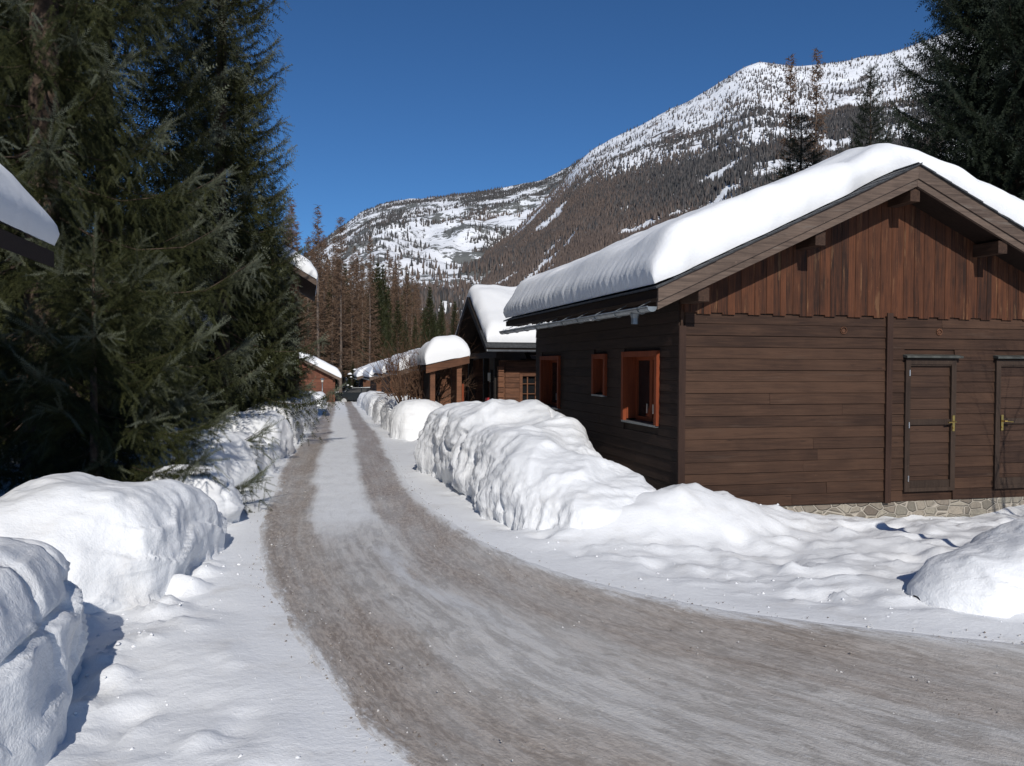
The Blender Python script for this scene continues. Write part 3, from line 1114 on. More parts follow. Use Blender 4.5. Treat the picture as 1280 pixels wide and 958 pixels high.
def main_cabin():
    t = empty('wooden_cabin', tuple(BASE), ROT)
    tag(t, 'low dark brown plank cabin with two plain doors and a thick white roof of snow', 'cabin', 'timber cabins of the hamlet')
    W, L, zb, zt = 6.0, 6.75, .10, 2.585
    xr = 3.0
    SL = .465
    ztop = lambda x: 4.45 - SL * abs(x - xr)
    rg = random.Random(3)
    d_op = [(3.245, 4.045, .225, 2.015), (4.70, 5.50, .225, 2.015)]
    # front wall
    fw = MB()
    for a, b in ((.05, 2.945), (3.034, W - .05)):
        plank_rows(fw, a, b, zb, zt, .146, lambda p, o, z: (p, -o, z), d_op, .55, rg)
    wall_core(fw, 0, W, .001, .12, zb - .01, zt + .08, [], 'x')
    f = fw.build('wall', M['wall_wood'], t)
    for px, rr in ((2.30, .045), (3.78, .04)):
        v = MB()
        ring = [(px + rr * math.cos(a * math.pi / 8), -.036, 2.38 + rr * math.sin(a * math.pi / 8)) for a in range(17)]
        v.tube(ring, .007, 5, cap=False)
        v.prism_y([(px + rr * .6 * math.cos(a * math.pi / 8), 2.38 + rr * .6 * math.sin(a * math.pi / 8)) for a in range(16)], -.034, -.02)
        v.build('vent', M['brown_wood'], f)
    # side wall with three windows
    wins = [(.607, 1.87, 1.105, 2.105), (2.585, 3.195, 1.436, 2.085), (5.04, 6.30, 1.105, 2.08)]
    sw = MB()
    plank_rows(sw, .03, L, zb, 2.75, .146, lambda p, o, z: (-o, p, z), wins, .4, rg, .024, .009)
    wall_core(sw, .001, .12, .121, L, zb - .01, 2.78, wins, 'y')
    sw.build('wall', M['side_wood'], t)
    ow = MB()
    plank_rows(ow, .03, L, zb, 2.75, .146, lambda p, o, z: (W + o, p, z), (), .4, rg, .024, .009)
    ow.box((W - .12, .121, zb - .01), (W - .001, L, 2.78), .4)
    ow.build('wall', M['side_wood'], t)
    bw = MB()
    bw.prism_y([(0.121, zb - .01), (W - .121, zb - .01), (W - .121, 2.8), (xr, 4.15), (.121, 2.8)], L - .12, L)
    bw.build('wall', M['wall_wood'], t)
    fl = MB()
    fl.box((.13, .13, .05), (W - .13, L - .13, .09))
    fl.build('floor', M['dark_shade_wood'], t)
    for i, w in enumerate(wins):
        window_left(t, *w, xw=-.018, leaves=1 if i == 1 else 2)
    front_door(t, *d_op[0], True)
    front_door(t, *d_op[1], False)
    # trims
    ct = MB()
    ct.box((-.040, -.046, zb), (.05, -.001, zt - .18))
    ct.build('corner_board', M['post_wood'], t)
    ct = MB()
    ct.box((W - .05, -.046, zb), (W + .040, -.001, zt - .18))
    ct.build('corner_board', M['post_wood'], t)
    cp = MB()
    cp.box((2.945, -.062, zb - .015), (3.034, -.001, 2.62))
    cp.build('post', M['post_wood'], t)
    # gable: upright boards with a stepped lower edge
    g = MB()
    x, i = .03, 0
    while x < W - .04:
        w = rg.uniform(.065, .105)
        x2 = min(x + w, W - .03)
        zl = (2.556 if (i // 2) % 2 else 2.578) + rg.uniform(-.003, .003)
        yo = -.048 if i % 2 else -.044
        tz = lambda q: ztop(q) - .235
        if x < xr < x2:
            poly = [(x, zl), (x2, zl), (x2, tz(x2)), (xr, tz(xr)), (x, tz(x))]
        else:
            poly = [(x, zl), (x2, zl), (x2, max(zl + .02, tz(x2))), (x, max(zl + .02, tz(x)))]
        g.prism_y(poly, yo, -.012, rg.random())
        x = x2 + .0025
        i += 1
    g.prism_y([(0, 2.60), (W, 2.60), (W, 2.80), (xr, 4.2), (0, 2.80)], -.0115, -.0005, .1)
    g.build('gable', M['gable_wood'], t)
    # purlins
    for px in (.07, 1.64, 3.0, 4.36, 5.93):
        p = MB()
        zt_ = ztop(px) - .245 - (.02 if px == 3.0 else 0)
        p.box((px - .07, -.475, zt_ - .165), (px + .07, L + .45, zt_))
        p.build('purlin', M['beam_wood'], t)
    # foundation
    fd = MB()
    fd.box((.03, .0, -.35), (W - .03, .3, zb - .011))
    fd.box((.03, .301, -.35), (.3, L, zb - .011))
    fd.build('foundation', M['stone'], t)
    # roof
    rf = MB()
    y0, y1 = -.50, L + .5
    xe = -.53
    for sgn in (-1, 1):
        X = lambda d: xr + sgn * d
        half = xr - xe
        mbv = [(X(half), ztop(xe)), (X(0.0), ztop(xr)), (X(0.0), ztop(xr) - .235), (X(half), ztop(xe) - .10), ]
        poly = [(X(half), ztop(xe)), (X(half), ztop(xe) - .10), (X(half - .3), ztop(xe) + .3 * SL - .235), (X(0.0), ztop(xr) - .235), (X(0.0), ztop(xr))]
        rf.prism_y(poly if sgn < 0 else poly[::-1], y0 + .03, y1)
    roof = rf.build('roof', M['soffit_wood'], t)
    for sgn in (-1, 1):
        X = lambda d: xr + sgn * d
        half = xr - xe
        for (o0, o1, ya, yb, nm) in ((.018, -.150, -.535, -.499, 'barge_board'), (-.152, -.245, -.515, -.471, 'lower_barge_board')):
            b = MB()
            poly = [(X(half + .012), ztop(xe) + o0), (X(half + .012), ztop(xe) + o1), (X(0.001), ztop(xr) + o1), (X(0.001), ztop(xr) + o0)]
            b.prism_y(poly if sgn < 0 else poly[::-1], ya, yb)
            b.build('barge_board', M['barge_wood'], roof)
        s = MB()
        n = 15
        for k in range(n):
            da, db = half + .05 - (half + .05) * k / n, half + .05 - (half + .05) * (k + 1) / n - .06
            za, zb_ = ztop(xr) - SL * da, ztop(xr) - SL * max(db, -.03)
            db = max(db, -.03)
            poly = [(X(da), za + .022), (X(da), za + .045), (X(db), zb_ + .034), (X(db), zb_ + .019)]
            s.prism_y(poly if sgn < 0 else poly[::-1], -.565 + rg.uniform(-.012, .012), y1 + .03)
        s.build('slates', M['slate'], roof)
    def front(x):
        return .10 + .34 * np.exp(-((x - 2.75) / .55) ** 2) + .03 * np.sin(x * 5) + .02 * np.sin(x * 11 + 1) - .12 * sstep(3.3, 4.2, x)
    sn = roof_snow('snow_cover', -.50, 6.5, xr, 4.47, SL, -.50, L + .46, .47, roof, 401, front, bulge=.10, rr=.34, res=.045, round_=.75, thinR=.85)
    gt = gutter(t, -.60, 2.60, -.49, L + .55, .062, -1, 10, outlet=.05)
    # crumbly snow lying along the gutter
    a_ = np.linspace(-1, 1, 9)
    y_ = np.linspace(1.3, 7.15, 420)
    AA, YG = np.meshgrid(a_, y_)
    pg = np.stack([AA * .5, YG * 7., 0 * AA], -1).reshape(-1, 3)
    hgt = (fbm(pg, 3, 611) * .055 + billow(pg * 2.3, 2, 617) * .022).reshape(AA.shape) + .004 + .028 * sstep(2.5, 5., YG)
    zg = 2.555 + np.maximum(hgt, -.02) * np.sqrt(np.clip(1 - AA ** 2, 0, 1)) + .03 * sstep(1.3, 4, YG) * (1 - AA ** 2)
    np_mesh('snow_crumbs', np.stack([-.60 + AA * .052, YG, zg], -1).reshape(-1, 3), grid_faces(len(y_), len(a_)), M['roof_snow'], gt, smooth=True)
    return t


main_cabin()


def simple_cabin(name, label, eave_pt, W, L, eave_h, slope, over, T, right_eave=False, wood='brown_wood', group='timber cabins of the hamlet', rot=ROT, openings=(), snow_seed=1, base=.4, gable='brown_wood', shift=None, fascia='barge_wood', gut=True, cat='cabin'):
    """gabled cabin whose gable faces the road's near end. eave_pt = world point under the front roof corner that shows
    (left corner, or right corner if right_eave), eave_h = height of the roof edge there"""
    ex, ey, gz_ = eave_pt
    c, s = math.cos(rot), math.sin(rot)
    ox = (-over if not right_eave else W + over)
    lx, ly = ox, -over
    loc = (ex - (lx * c - ly * s), ey - (lx * s + ly * c), gz_)
    t = empty(name, loc, rot)
    tag(t, label, cat, group)
    rg = random.Random(snow_seed)
    xr = W / 2
    ze = lambda x: eave_h + slope * (xr + over - abs(x - xr))     # top of the roof deck
    zw = ze(0) - .16
    fw = MB()
    ops = [o for o in openings if o[0] == 'front']
    opsf = [o[2:] for o in ops]
    plank_rows(fw, 0, W, -base, zw, .16, lambda p, o, z: (p, -o, z), opsf, .4, rg)
    wall_core(fw, 0, W, .001, .12, -base, zw, opsf, 'x')
    fw.build('wall', M[wood], t)
    gb = MB()
    gb.prism_y([(0, zw), (W, zw), (xr, ze(xr) - .16)], -.03, .12)
    x = .02
    while x < W - .05:
        x2 = min(x + .13, W - .02)
        tz = lambda q: max(zw + .02, ze(q) - .17)
        gb.prism_y([(x, zw - .03), (x2, zw - .03), (x2, tz(x2)), (x, tz(x))], -.052, -.031, rg.random())
        x = x2 + .004
    gb.build('gable', M[gable], t)
    for xx in (0, W):
        sd = MB()
        sop = [o[2:] for o in openings if o[0] == ('left' if xx == 0 else 'right')]
        if xx == 0:
            plank_rows(sd, .0, L, -base, zw, .16, lambda p, o, z: (-o, p, z), sop, .4, rg)
            wall_core(sd, .001, .12, .121, L, -base, zw, sop, 'y')
        else:
            plank_rows(sd, .0, L, -base, zw, .16, lambda p, o, z: (W + o, p, z), sop, .4, rg)
            wall_core(sd, W - .12, W - .001, .121, L, -base, zw, sop, 'y')
        sd.build('wall', M[wood if wood == 'dark_shade_wood' else 'side_wood' if wood != 'red_wood' else 'red_wood'], t)
    bk = MB()
    bk.prism_y([(.121, -base), (W - .121, -base), (W - .121, zw), (xr, ze(xr) - .2), (.121, zw)], L - .12, L)
    bk.build('wall', M[wood], t)
    for o in openings:
        where, kind, a, b, z0, z1 = o
        fmat = 'orange_wood' if kind == 'window' else 'door_frame'
        if where == 'front':
            f = MB()
            c_ = .08
            f.box((a, -.06, z0), (a + c_, .10, z1))
            f.box((b - c_, -.06, z0), (b, .10, z1))
            f.box((a + c_, -.058, z1 - c_), (b - c_, .10, z1))
            f.box((a + c_, -.058, z0), (b - c_, .10, z0 + .05))
            w = f.build('door' if kind.endswith('door') else 'window', M[fmat], t)
            if kind == 'window':
                f = MB()
                f.box(((a + b) / 2 - .02, .02, z0 + .05), ((a + b) / 2 + .02, .06, z1 - c_))
                f.box((a + c_, .022, (z0 + z1) / 2 - .02), (b - c_, .058, (z0 + z1) / 2 + .02))
                f.build('glazing_bar', M[fmat], w)
                f = MB()
                f.box((a + c_, .07, z0 + .05), (b - c_, .08, z1 - c_))
                f.build('pane', M['glass'], w)
            else:
                f = MB()
                plank_rows(f, a + c_, b - c_, z0 + .05, z1 - c_, .14, lambda p, q, z: (p, .05 - q, z), joint=0)
                f.build('leaf', M['orange_wood' if kind == 'orange_door' else 'door_wood'], w)
                f = MB()
                f.tube([(b - c_ - .06, .03, 1.0), (b - c_ - .06, -.03, 1.0), (b - c_ - .16, -.03, 1.0)], .012, 6)
                f.build('handle', M['steel'], w)
        else:
            window_left(t, a, b, z0, z1, xw=(-.018 if where == 'left' else W + .018), leaves=2, handles=False, side=(-1 if where == 'left' else 1))
    rf = MB()
    y0, y1 = -over, L + over
    for sgn in (-1, 1):
        X = lambda d: xr + sgn * d
        half = xr + over
        poly = [(X(half), eave_h), (X(half), eave_h - .15), (X(0), ze(xr) - .15), (X(0), ze(xr))]
        rf.prism_y(poly if sgn < 0 else poly[::-1], y0 + .04, y1)
    roof = rf.build('roof', M['soffit_wood'], t)
    for sgn in (-1, 1):
        X = lambda d: xr + sgn * d
        half = xr + over + .01
        b = MB()
        poly = [(X(half), eave_h + .02), (X(half), eave_h - .18), (X(0.001), ze(xr) - .18), (X(0.001), ze(xr) + .02)]
        b.prism_y(poly if sgn < 0 else poly[::-1], y0 - .01, y0 + .035)
        b.build('barge_board', M[fascia], roof)
    for px in (.1, xr, W - .1):
        p = MB()
        zt_ = ze(px) - .16
        p.box((px - .07, -over + .06, zt_ - .16), (px + .07, .01, zt_))
        p.build('purlin', M['beam_wood'], t)
    roof_snow('snow_cover', -over + .02, W + over - .02, xr, ze(xr) + .01, slope, -over + .02, L + over - .04, T, roof, snow_seed * 13 + 7, bulge=.08, rr=min(.42, T), res=.10, round_=.5)
    if gut:
        gutter(t, -over - .07, eave_h - .09, -over + .03, L + over, .055, -1, 4)
    return t


# the row of cabins down the right side of the road
simple_cabin('wooden_cabin', 'cabin with brown fascia under a rounded heap of snow, beside the dark gable', (-3.14, 31., float(gr(31))), 5., 4.8, 2.12, .26, .55, .62, openings=[('front', 'door', .5, 1.35, -.1, 1.75), ('front', 'window', 1.9, 2.9, .7, 1.6)], snow_seed=2, gable='brown_wood')
simple_cabin('wooden_cabin', 'cabin behind the bare shrub with a dark door in its orange brown front', (-5.20, 38., float(gr(38))), 5., 5.2, 2.02, .30, .5, .58, openings=[('front', 'door', .75, 1.5, -.1, 1.75), ('left', 'window', 1.5, 2.6, .8, 1.7)], snow_seed=3)
simple_cabin('wooden_cabin', 'third cabin of the far row, half hidden by the nearer roofs', (-7.33, 47., float(gr(47))), 5., 5.6, 1.97, .30, .5, .55, openings=[('front', 'door', .6, 1.4, -.1, 1.75)], snow_seed=4)
simple_cabin('wooden_cabin', 'fourth cabin of the far row with a dark side wall and snowy eave', (-9.58, 56., float(gr(56))), 5., 5.6, 1.80, .32, .5, .55, openings=[('front', 'window', .8, 1.8, .6, 1.4)], snow_seed=5)
simple_cabin('wooden_cabin', 'last cabin of the right row with a bright orange door at the road end', (-12.1, 65., float(gr(65))), 5., 6., 1.86, .34, .5, .5, openings=[('front', 'orange_door', .65, 1.65, -.1, 1.62)], snow_seed=6)
simple_cabin('wooden_cabin', 'red brown cabin alone on the left at the far road end', (-12.95, 63., float(gr(63))), 5., 6., 1.76, .52, .45, .55, right_eave=True, wood='red_wood', gable='red_wood', openings=[('front', 'door', 1.2, 2.0, -.1, 1.6)], snow_seed=7, gut=False)
simple_cabin('tall_chalet', 'tall two storey chalet hidden behind the left spruces, snow on its roof', (-7.05, 30., -.3), 7.4, 7., 5.2, .62, .7, .5, right_eave=True, wood='red_wood', gable='dark_shade_wood', openings=[('front', 'window', 1.4, 2.6, 3.2, 4.3), ('front', 'window', 4.8, 6., 3.2, 4.3), ('right', 'window', 2., 3.2, 3.2, 4.3)], snow_seed=8, gut=False, cat='chalet')
simple_cabin('wooden_cabin', 'red brown cabin glimpsed through the lower branches of the left spruces', (-7.75, 19.5, .1), 6., 5.5, 2.75, .36, .6, .5, right_eave=True, wood='red_wood', gable='red_wood', openings=[('front', 'window', 1., 2.1, .9, 1.9), ('front', 'door', 3.6, 4.5, 0., 1.95)], snow_seed=9, gut=False)
simple_cabin('wooden_cabin', 'snowy roof corner of a small cabin with red fascia at the left picture edge', (-3.72, 5.35, .15), 2.2, 1.4, 2.80, .46, .62, .42, right_eave=True, wood='dark_shade_wood', gable='dark_shade_wood', snow_seed=10, gut=False, fascia='red_wood')


def porch_canopy():
    """little porch with one sloping roof, carrying a rounded heap of snow"""
    P0 = np.array([-2.44, 23.8, 0.])
    g0 = float(gr(24))
    t = empty('porch', (P0[0], P0[1], g0), ROT)
    tag(t, 'brown timber porch under a domed heap of snow, left of the dark gable', 'porch')
    z = lambda a: a - g0
    W, L, sl = 1.22, 1.9, .24
    ze = z(1.86)
    rf = MB()
    rf.prism_y([(0, ze), (W, ze + sl * W), (W, ze + sl * W - .12), (0, ze - .12)], .04, L)
    roof = rf.build('roof', M['soffit_wood'], t)
    b = MB()
    b.prism_y([(-.02, ze + .02), (W + .02, ze + sl * W + .02), (W + .02, ze + sl * W - .20), (-.02, ze - .20)], -.01, .038)
    b.build('barge_board', M['brown_wood'], roof)
    for px, py in ((.12, .12), (W - .32, .14), (.12, L - .15), (W - .2, L - .15)):
        p = MB()
        p.box((px, py, -.4), (px + .14, py + .14, ze - .13 + sl * px))
        p.build('post', M['brown_wood'], t)
    w = MB()
    plank_rows(w, .26, L - .16, -.4, ze - .16, .15, lambda a, o, zz: (.16 - o, a, zz), (), .2, random.Random(4))
    w.box((.161, .26, -.4), (.2, L - .16, ze - .16))
    w.build('wall', M['dark_shade_wood'], t)
    d = MB()
    d.box((W - .16, .2, -.1), (W - .10, .26, z(1.35)))
    d.build('door_edge', M['orange_wood'], t)
    roof_snow('snow_cover', .0, W, W * .62, ze + sl * W * .62 + .01, sl, .0, L, .66, roof, 551, None, bulge=.07, rr=.42, res=.06, slopeR=-.1, round_=.35)


porch_canopy()


def second_cabin():
    """steep dark gable towards the road, eave towards the camera, log walled front"""
    E = np.array([-.812, 24., 0.])
    o = E + D1 * 1.05 + D2 * .66
    g0 = float(gr(25))
    t = empty('log_cabin', (o[0], o[1], g0), ROT)
    tag(t, 'steep roofed log cabin with a gable coloured black for its shade and white gutter beside the big snow berm', 'cabin', 'timber cabins of the hamlet')
    z = lambda a: a - g0
    W, L = 7.0, 4.6
    yr, zr, ze = 2.1, z(4.08), z(2.42)
    sf, sb = (zr - ze) / (yr + .9), (zr - ze) / (L + .6 - yr)
    rg = random.Random(12)
    # front log wall
    fw = MB()
    op = [(.66, 1.95, z(.68), z(1.66))]
    plank_rows(fw, .22, W, -.3, z(2.0), .155, lambda p, q, zz: (p, -q, zz), op, .2, rg, .045, .02)
    wall_core(fw, .05, W, .001, .15, -.3, z(2.05), op, 'x')
    fw.build('wall', M['brown_wood'], t)
    le = MB()
    k = 0
    zz = -.3
    while zz < z(1.86):
        le.box((-.02, -.14 + rg.uniform(-.01, .01), zz + .008), (.15, .02, zz + .15), rg.random())
        zz += .158
    le.build('log_ends', M['brown_wood'], t)
    # window of six panes
    a, b, z0, z1 = op[0]
    f = MB()
    f.box((a, -.06, z0), (a + .09, .1, z1)); f.box((b - .09, -.06, z0), (b, .1, z1))
    f.box((a + .09, -.058, z1 - .09), (b - .09, .1, z1)); f.box((a + .09, -.058, z0), (b - .09, .1, z0 + .05))
    w = f.build('window', M['brown_wood'], t)
    f = MB()
    for q in (.2, .4, .6, .8):
        f.box((a + (b - a) * q - .016, -.01, z0 + .05), (a + (b - a) * q + .016, .04, z1 - .09))
    for q in (.36, .67):
        f.box((a + .09, -.008, z0 + (z1 - z0) * q - .012), (b - .09, .038, z0 + (z1 - z0) * q + .012))
    f.build('glazing_bar', M['brown_wood'], w)
    f = MB()
    f.box((a + .09, .06, z0 + .05), (b - .09, .07, z1 - .09))
    f.build('pane', M['glass'], w)
    f = MB()
    f.box((a - .1, -.12, z0 - .03), (b + .03, -.055, z0))
    f.build('sill', M['pale_paint'], w)
    # recessed gable wall and porch posts, their sunless shade put into the colour
    gw = MB()
    plank_rows(gw, 0.16, L, -.3, z(2.1), .16, lambda p, q, zz: (.75 - q, p, zz), [], .3, rg)
    gw.box((.751, .16, -.3), (.9, L, z(2.1)))
    gw.prism_x([(-.5, z(2.1)), (L + .2, z(2.1)), (yr, zr - .3)], .76, .9)
    gw.build('wall', M['dark_shade_wood'], t)
    bk = MB()
    bk.box((.9, L - .15, -.3), (W, L, z(2.1)))
    bk.prism_x([(0.16, -.3), (L - .16, -.3), (L - .16, z(2.1)), (yr, zr - .3), (.16, z(2.1))], W - .15, W)
    bk.build('wall', M['dark_shade_wood'], t)
    for py in (.32, 1.9, L - .1):
        p = MB()
        p.box((-.06, py - .08, -.3), (.10, py + .08, z(2.2)))
        p.build('post', M['dark_shade_wood'], t)
    p = MB()
    p.box((-.08, -.1, z(2.12)), (.12, L + .3, z(2.30)))
    p.build('beam', M['dark_shade_wood'], t)
    lm = MB()
    lm.box((-.085, 1.0, z(1.40)), (-.02, 1.10, z(1.66)))
    lm.box((-.03, 1.02, z(1.36)), (.1, 1.08, z(1.40)))
    lm.build('wall_lamp', M['pale_paint'], t)
    lp = MB()
    lp.box((-.02, .98, .3), (.06, 1.12, z(1.75)))
    lp.build('post', M['dark_shade_wood'], t)
    # roof
    rf = MB()
    x0, x1 = -.55, W + .5
    rf.prism_x([(-.9, ze), (yr, zr), (L + .6, ze), (L + .6, ze - .14), (yr, zr - .16), (-.9, ze - .12)], x0 + .03, x1)
    roof = rf.build('roof', M['soffit_wood'], t)
    for pts in ([(-.91, ze + .02), (yr, zr + .03), (yr, zr - .19), (-.91, ze - .15)], [(L + .61, ze + .02), (yr, zr + .03), (yr, zr - .19), (L + .61, ze - .15)]):
        b_ = MB()
        b_.prism_x(pts, x0 - .02, x0 + .028)
        b_.build('barge_board', M['dark_shade_wood'], roof)
    s = MB()
    for k in range(3):
        d = k * .22
        s.prism_x([(-.95 + d, ze + d * sf + .02 - .03), (-.95 + d, ze + d * sf + .05 - .03), (-.95 + d + .5, ze + (d + .5) * sf + .04 - .03), (-.95 + d + .5, ze + (d + .5) * sf + .02 - .03)], x0 - .03, x1)
    s.build('slates', M['slate'], roof)
    def front(x):
        return 0 * x
    sn = roof_snow('snow_cover', -.72, L + .5, yr, zr + .02, sf, x0 + .06, x1 - .05, .42, roof, 905, None, bulge=.07, rr=.35, res=.07, slopeR=sb, round_=.3, axisy=True)
    # gutter along the front eave
    g = MB()
    r = .06
    n = 8
    cy, cz = -.98, ze - .07
    outer = [(cy + r * math.cos(math.pi + math.pi * i / n), cz + r * math.sin(math.pi + math.pi * i / n)) for i in range(n + 1)]
    inner = [(cy + (r - .007) * math.cos(2 * math.pi - math.pi * i / n), cz + (r - .007) * math.sin(2 * math.pi - math.pi * i / n)) for i in range(n + 1)]
    g.prism_x(outer + inner, x0, x1)
    g.build('gutter', M['zinc'], t)
    # a red cupboard standing in the porch, and a pale bin by the post
    def world(x, y, zz):
        p = o + D2 * x + D1 * y
        return (p[0], p[1], zz)
    c = empty('cupboard', world(.05, 1.35, g0 + .45), ROT)
    tag(c, 'narrow red cupboard standing in the dark porch of the log cabin', 'cupboard')
    q = MB(); q.box((-.12, -.18, -.5), (.12, .18, .62)); q.build('body', M['red_paint'], c, bevel=.01)
    q = MB(); q.box((-.135, -.165, -.46), (-.121, .165, .58)); q.build('door', M['red_paint'], c)
    q = MB(); q.tube([(-.14, -.12, .02), (-.165, -.12, .02), (-.165, -.12, .12), (-.14, -.12, .12)], .008, 6); q.build('handle', M['steel'], c)
    c = empty('bin', world(-.02, .62, g0 + .45), ROT)
    tag(c, 'small pale bin beside the dark porch post of the log cabin', 'bin')
    q = MB(); q.tube([(0, 0, -.4), (0, 0, .25), (0, 0, .55)], [.09, .10, .11], 14); q.build('body', M['zinc'], c)
    q = MB(); q.tube([(0, 0, .55), (0, 0, .58), (0, 0, .60)], [.118, .118, .07], 14); q.build('lid', M['pale_paint'], c)


second_cabin()


# ------------------------------------------------------------------ snow banks
def bank(label, spine, seed, eL=.62, eR=.62, amp=1., ns=None, nt=96, group='ploughed snow banks along the road', flute=0.):
    """a ploughed bank: spine points (x, y, left half width, right half width, height), walked away from the camera"""
    S = np.array(spine, dtype=float)
    C = catmull(S, 24)
    if ns:
        C = C[::max(1, len(C) // ns)]
    xy = C[:, :2]
    d = np.gradient(xy, axis=0)
    d /= np.linalg.norm(d, axis=1)[:, None]
    lft = np.stack([-d[:, 1], d[:, 0]], 1)
    ln = np.concatenate([[0], np.cumsum(np.linalg.norm(np.diff(xy, axis=0), axis=1))])
    # rounded ends
    e = np.minimum(ln, ln[-1] - ln)
    wm = C[:, 2:4].mean(1)
    k = np.sqrt(np.clip(1 - (1 - np.clip(e / (wm * .9), 0, 1)) ** 2, 0.0, 1))
    kw = .25 + .75 * k
    th = np.linspace(0, math.pi, nt)
    cs, sn = np.cos(th), np.sin(th)
    lat = np.where(cs > 0, np.abs(cs) ** eL, -np.abs(cs) ** eR)
    hz = np.where(cs > 0, sn ** (eL * 1.05), sn ** (eR * 1.05))
    w = np.where(cs[None, :] > 0, C[:, 2:3], C[:, 3:4]) * kw[:, None]
    off = lat[None, :] * w
    X = xy[:, None, 0] + lft[:, None, 0] * off
    Y = xy[:, None, 1] + lft[:, None, 1] * off
    Z = gr(Y) - .25 + (C[:, 4:5] * k[:, None] + .29) * hz[None, :]
    V = np.stack([X, Y, Z], -1)
    # outward normals of the smooth form
    du = np.gradient(V, axis=0)
    dv = np.gradient(V, axis=1)
    nrm = np.cross(du, dv)
    nrm /= np.linalg.norm(nrm, axis=-1, keepdims=True) + 1e-9
    if nrm[len(C) // 2, nt // 2, 2] < 0:
        nrm = -nrm
    p = V.reshape(-1, 3)
    N = nrm.reshape(-1, 3)
    disp = (fbm(p * 1.0, 2, seed) * .17 + billow(p * 1.7, 2, seed + 3) * .055 + np.maximum(fbm(p * 4.0, 2, seed + 5), -.1) * .035
            + fbm(p * 10., 3, seed + 8) * .014)
    if flute:
        side = np.clip(1 - np.abs(N[:, 2]) * 1.3, 0, 1)
        fl = billow(p * np.array([8.5, 8.5, 2.2]), 3, seed + 11) * .060 + billow(p * np.array([19., 19., 5.]), 2, seed + 13) * .030
        lefty = np.clip(-(N[:, 0] * D2[0] + N[:, 1] * D2[1]) * 1.4, 0, 1)
        disp = disp + flute * side * lefty * fl
    fade = np.clip(np.repeat(np.minimum(e / .5, 1)[:, None], nt, 1).ravel() + .3, 0, 1)
    cr = vnoise(p * 1.9 + 5.5, seed + 21)
    crack = np.clip(1 - np.abs(cr) * 9, 0, 1) * sstep(-.05, .35, vnoise(p * .9, seed + 23))
    ledge = np.clip(((p[:, 2] * 3.1 + fbm(p * 1.3, 2, seed + 25) * .9) % 1.0) - .5, 0, .5) * .10 * np.clip(1.2 - np.abs(N[:, 2]) * 1.4, 0, 1)
    disp = disp - crack * .075 + ledge * (0 if flute else 1)
    V = p + N * (disp * amp * fade)[:, None]
    o = np_mesh('snow_bank', V, grid_faces(len(C), nt), M['bank_snow' if flute else 'cut_snow'], smooth=True)
    tag(o, label, 'snow bank', group)
    return o


bank('big fluted berm of snow piled between the road and the main cabin windows',
     [(1.72, 9.30, .72, .50, .20), (1.36, 9.70, .92, .55, .38), (.98, 10.25, .98, .62, .64), (.66, 10.95, .98, .66, .90), (.42, 11.7, .98, .72, 1.02), (.10, 12.7, .98, .85, 1.15), (-.26, 14.0, .98, .9, 1.18), (-.68, 15.4, .95, .9, 1.20), (-1.02, 16.6, .9, .9, 1.05)],
     101, .50, .62, 1.15, nt=150, flute=1.)
bank('nearest snow bank, cut smooth along the left bottom corner',
     [(-2.75, 1.2, .7, .72, .95), (-2.82, 2.4, .7, .74, .98), (-2.98, 3.5, .7, .76, 1.0), (-3.22, 4.5, .7, .76, .98), (-3.42, 5.45, .7, .74, .80)], 131, .6, .55, .8, nt=110)
bank('broad rounded snow bank, brightly lit, second from the left corner',
     [(-3.62, 5.95, .85, .78, .52), (-3.72, 6.6, .95, .88, .80), (-3.66, 7.3, .9, .85, .86), (-3.58, 8.1, .75, .72, .70), (-3.62, 8.95, .6, .6, .50)], 151, .6, .55, .9, nt=110)
bank('small snow lump between the broad bank and the shaded mound',
     [(-3.80, 9.2, .5, .5, .50), (-3.86, 9.8, .52, .52, .62), (-3.98, 10.5, .5, .5, .50)], 171, .6, .6, .9, nt=70)
bank('low snow mound in tree shade at the foot of the spruce trunk',
     [(-5.2, 11.4, .9, .8, .45), (-5.0, 12.5, 1.0, .85, .72), (-4.95, 13.7, .95, .8, .80), (-5.05, 15.2, .8, .75, .62)], 191, .7, .65, 1., nt=90)
lx = left_line_x
for i, (ya, yb, h, lab) in enumerate([(16.4, 19.4, .85, 'shaded snow bank just beyond the spruce trunk on the left'), (20.2, 23.8, .95, 'blue shaded snow bank at the left road edge past the trunk'), (25.5, 29.5, 1.0, 'snow bank with a sharp sunlit top on the far left edge'),
                                      (31.5, 36.5, 1.15, 'tall pointed snow bank in shade, last before the lamp'), (52., 57., .8, 'small square snow bank at the foot of the far lamp')]):
    pts = []
    for q in np.linspace(0, 1, 4):
        y = ya + (yb - ya) * q
        pts.append((float(np.interp(y, RL[6:, 1], RL[6:, 0])) - .75, y, .8, .7, h * (.75 + .25 * math.sin(math.pi * (.15 + .7 * q)))))
    bank(lab, pts, 211 + 7 * i, .55, .5, .9, nt=60)
labs = ['rounded snow bank at the road edge before the log cabin porch', 'snow bank behind the rounded one on the right edge', 'third snow bank from the porch along the right road edge',
        'fourth snow bank from the porch along the right road edge', 'low snow bank in front of the dark parked car', 'last little snow bank at the right far road bend']
for i, (ya, yb, h) in enumerate([(22.9, 25.4, .98), (26.6, 30.2, 1.02), (31.5, 35.9, 1.0), (37.4, 42.4, .95), (44.2, 50., .9), (52.0, 58.8, .75)]):
    pts = []
    for q in np.linspace(0, 1, 4):
        y = ya + (yb - ya) * q
        pts.append((float(np.interp(y, RR[:, 1][8:], RR[:, 0][8:])) + .98, y, .75, 1.0, h * (.62 + .40 * math.sin(math.pi * (.12 + .76 * q)))))
    bank(labs[i], pts, 301 + 9 * i, .5, .75, .85, nt=64, flute=.5)
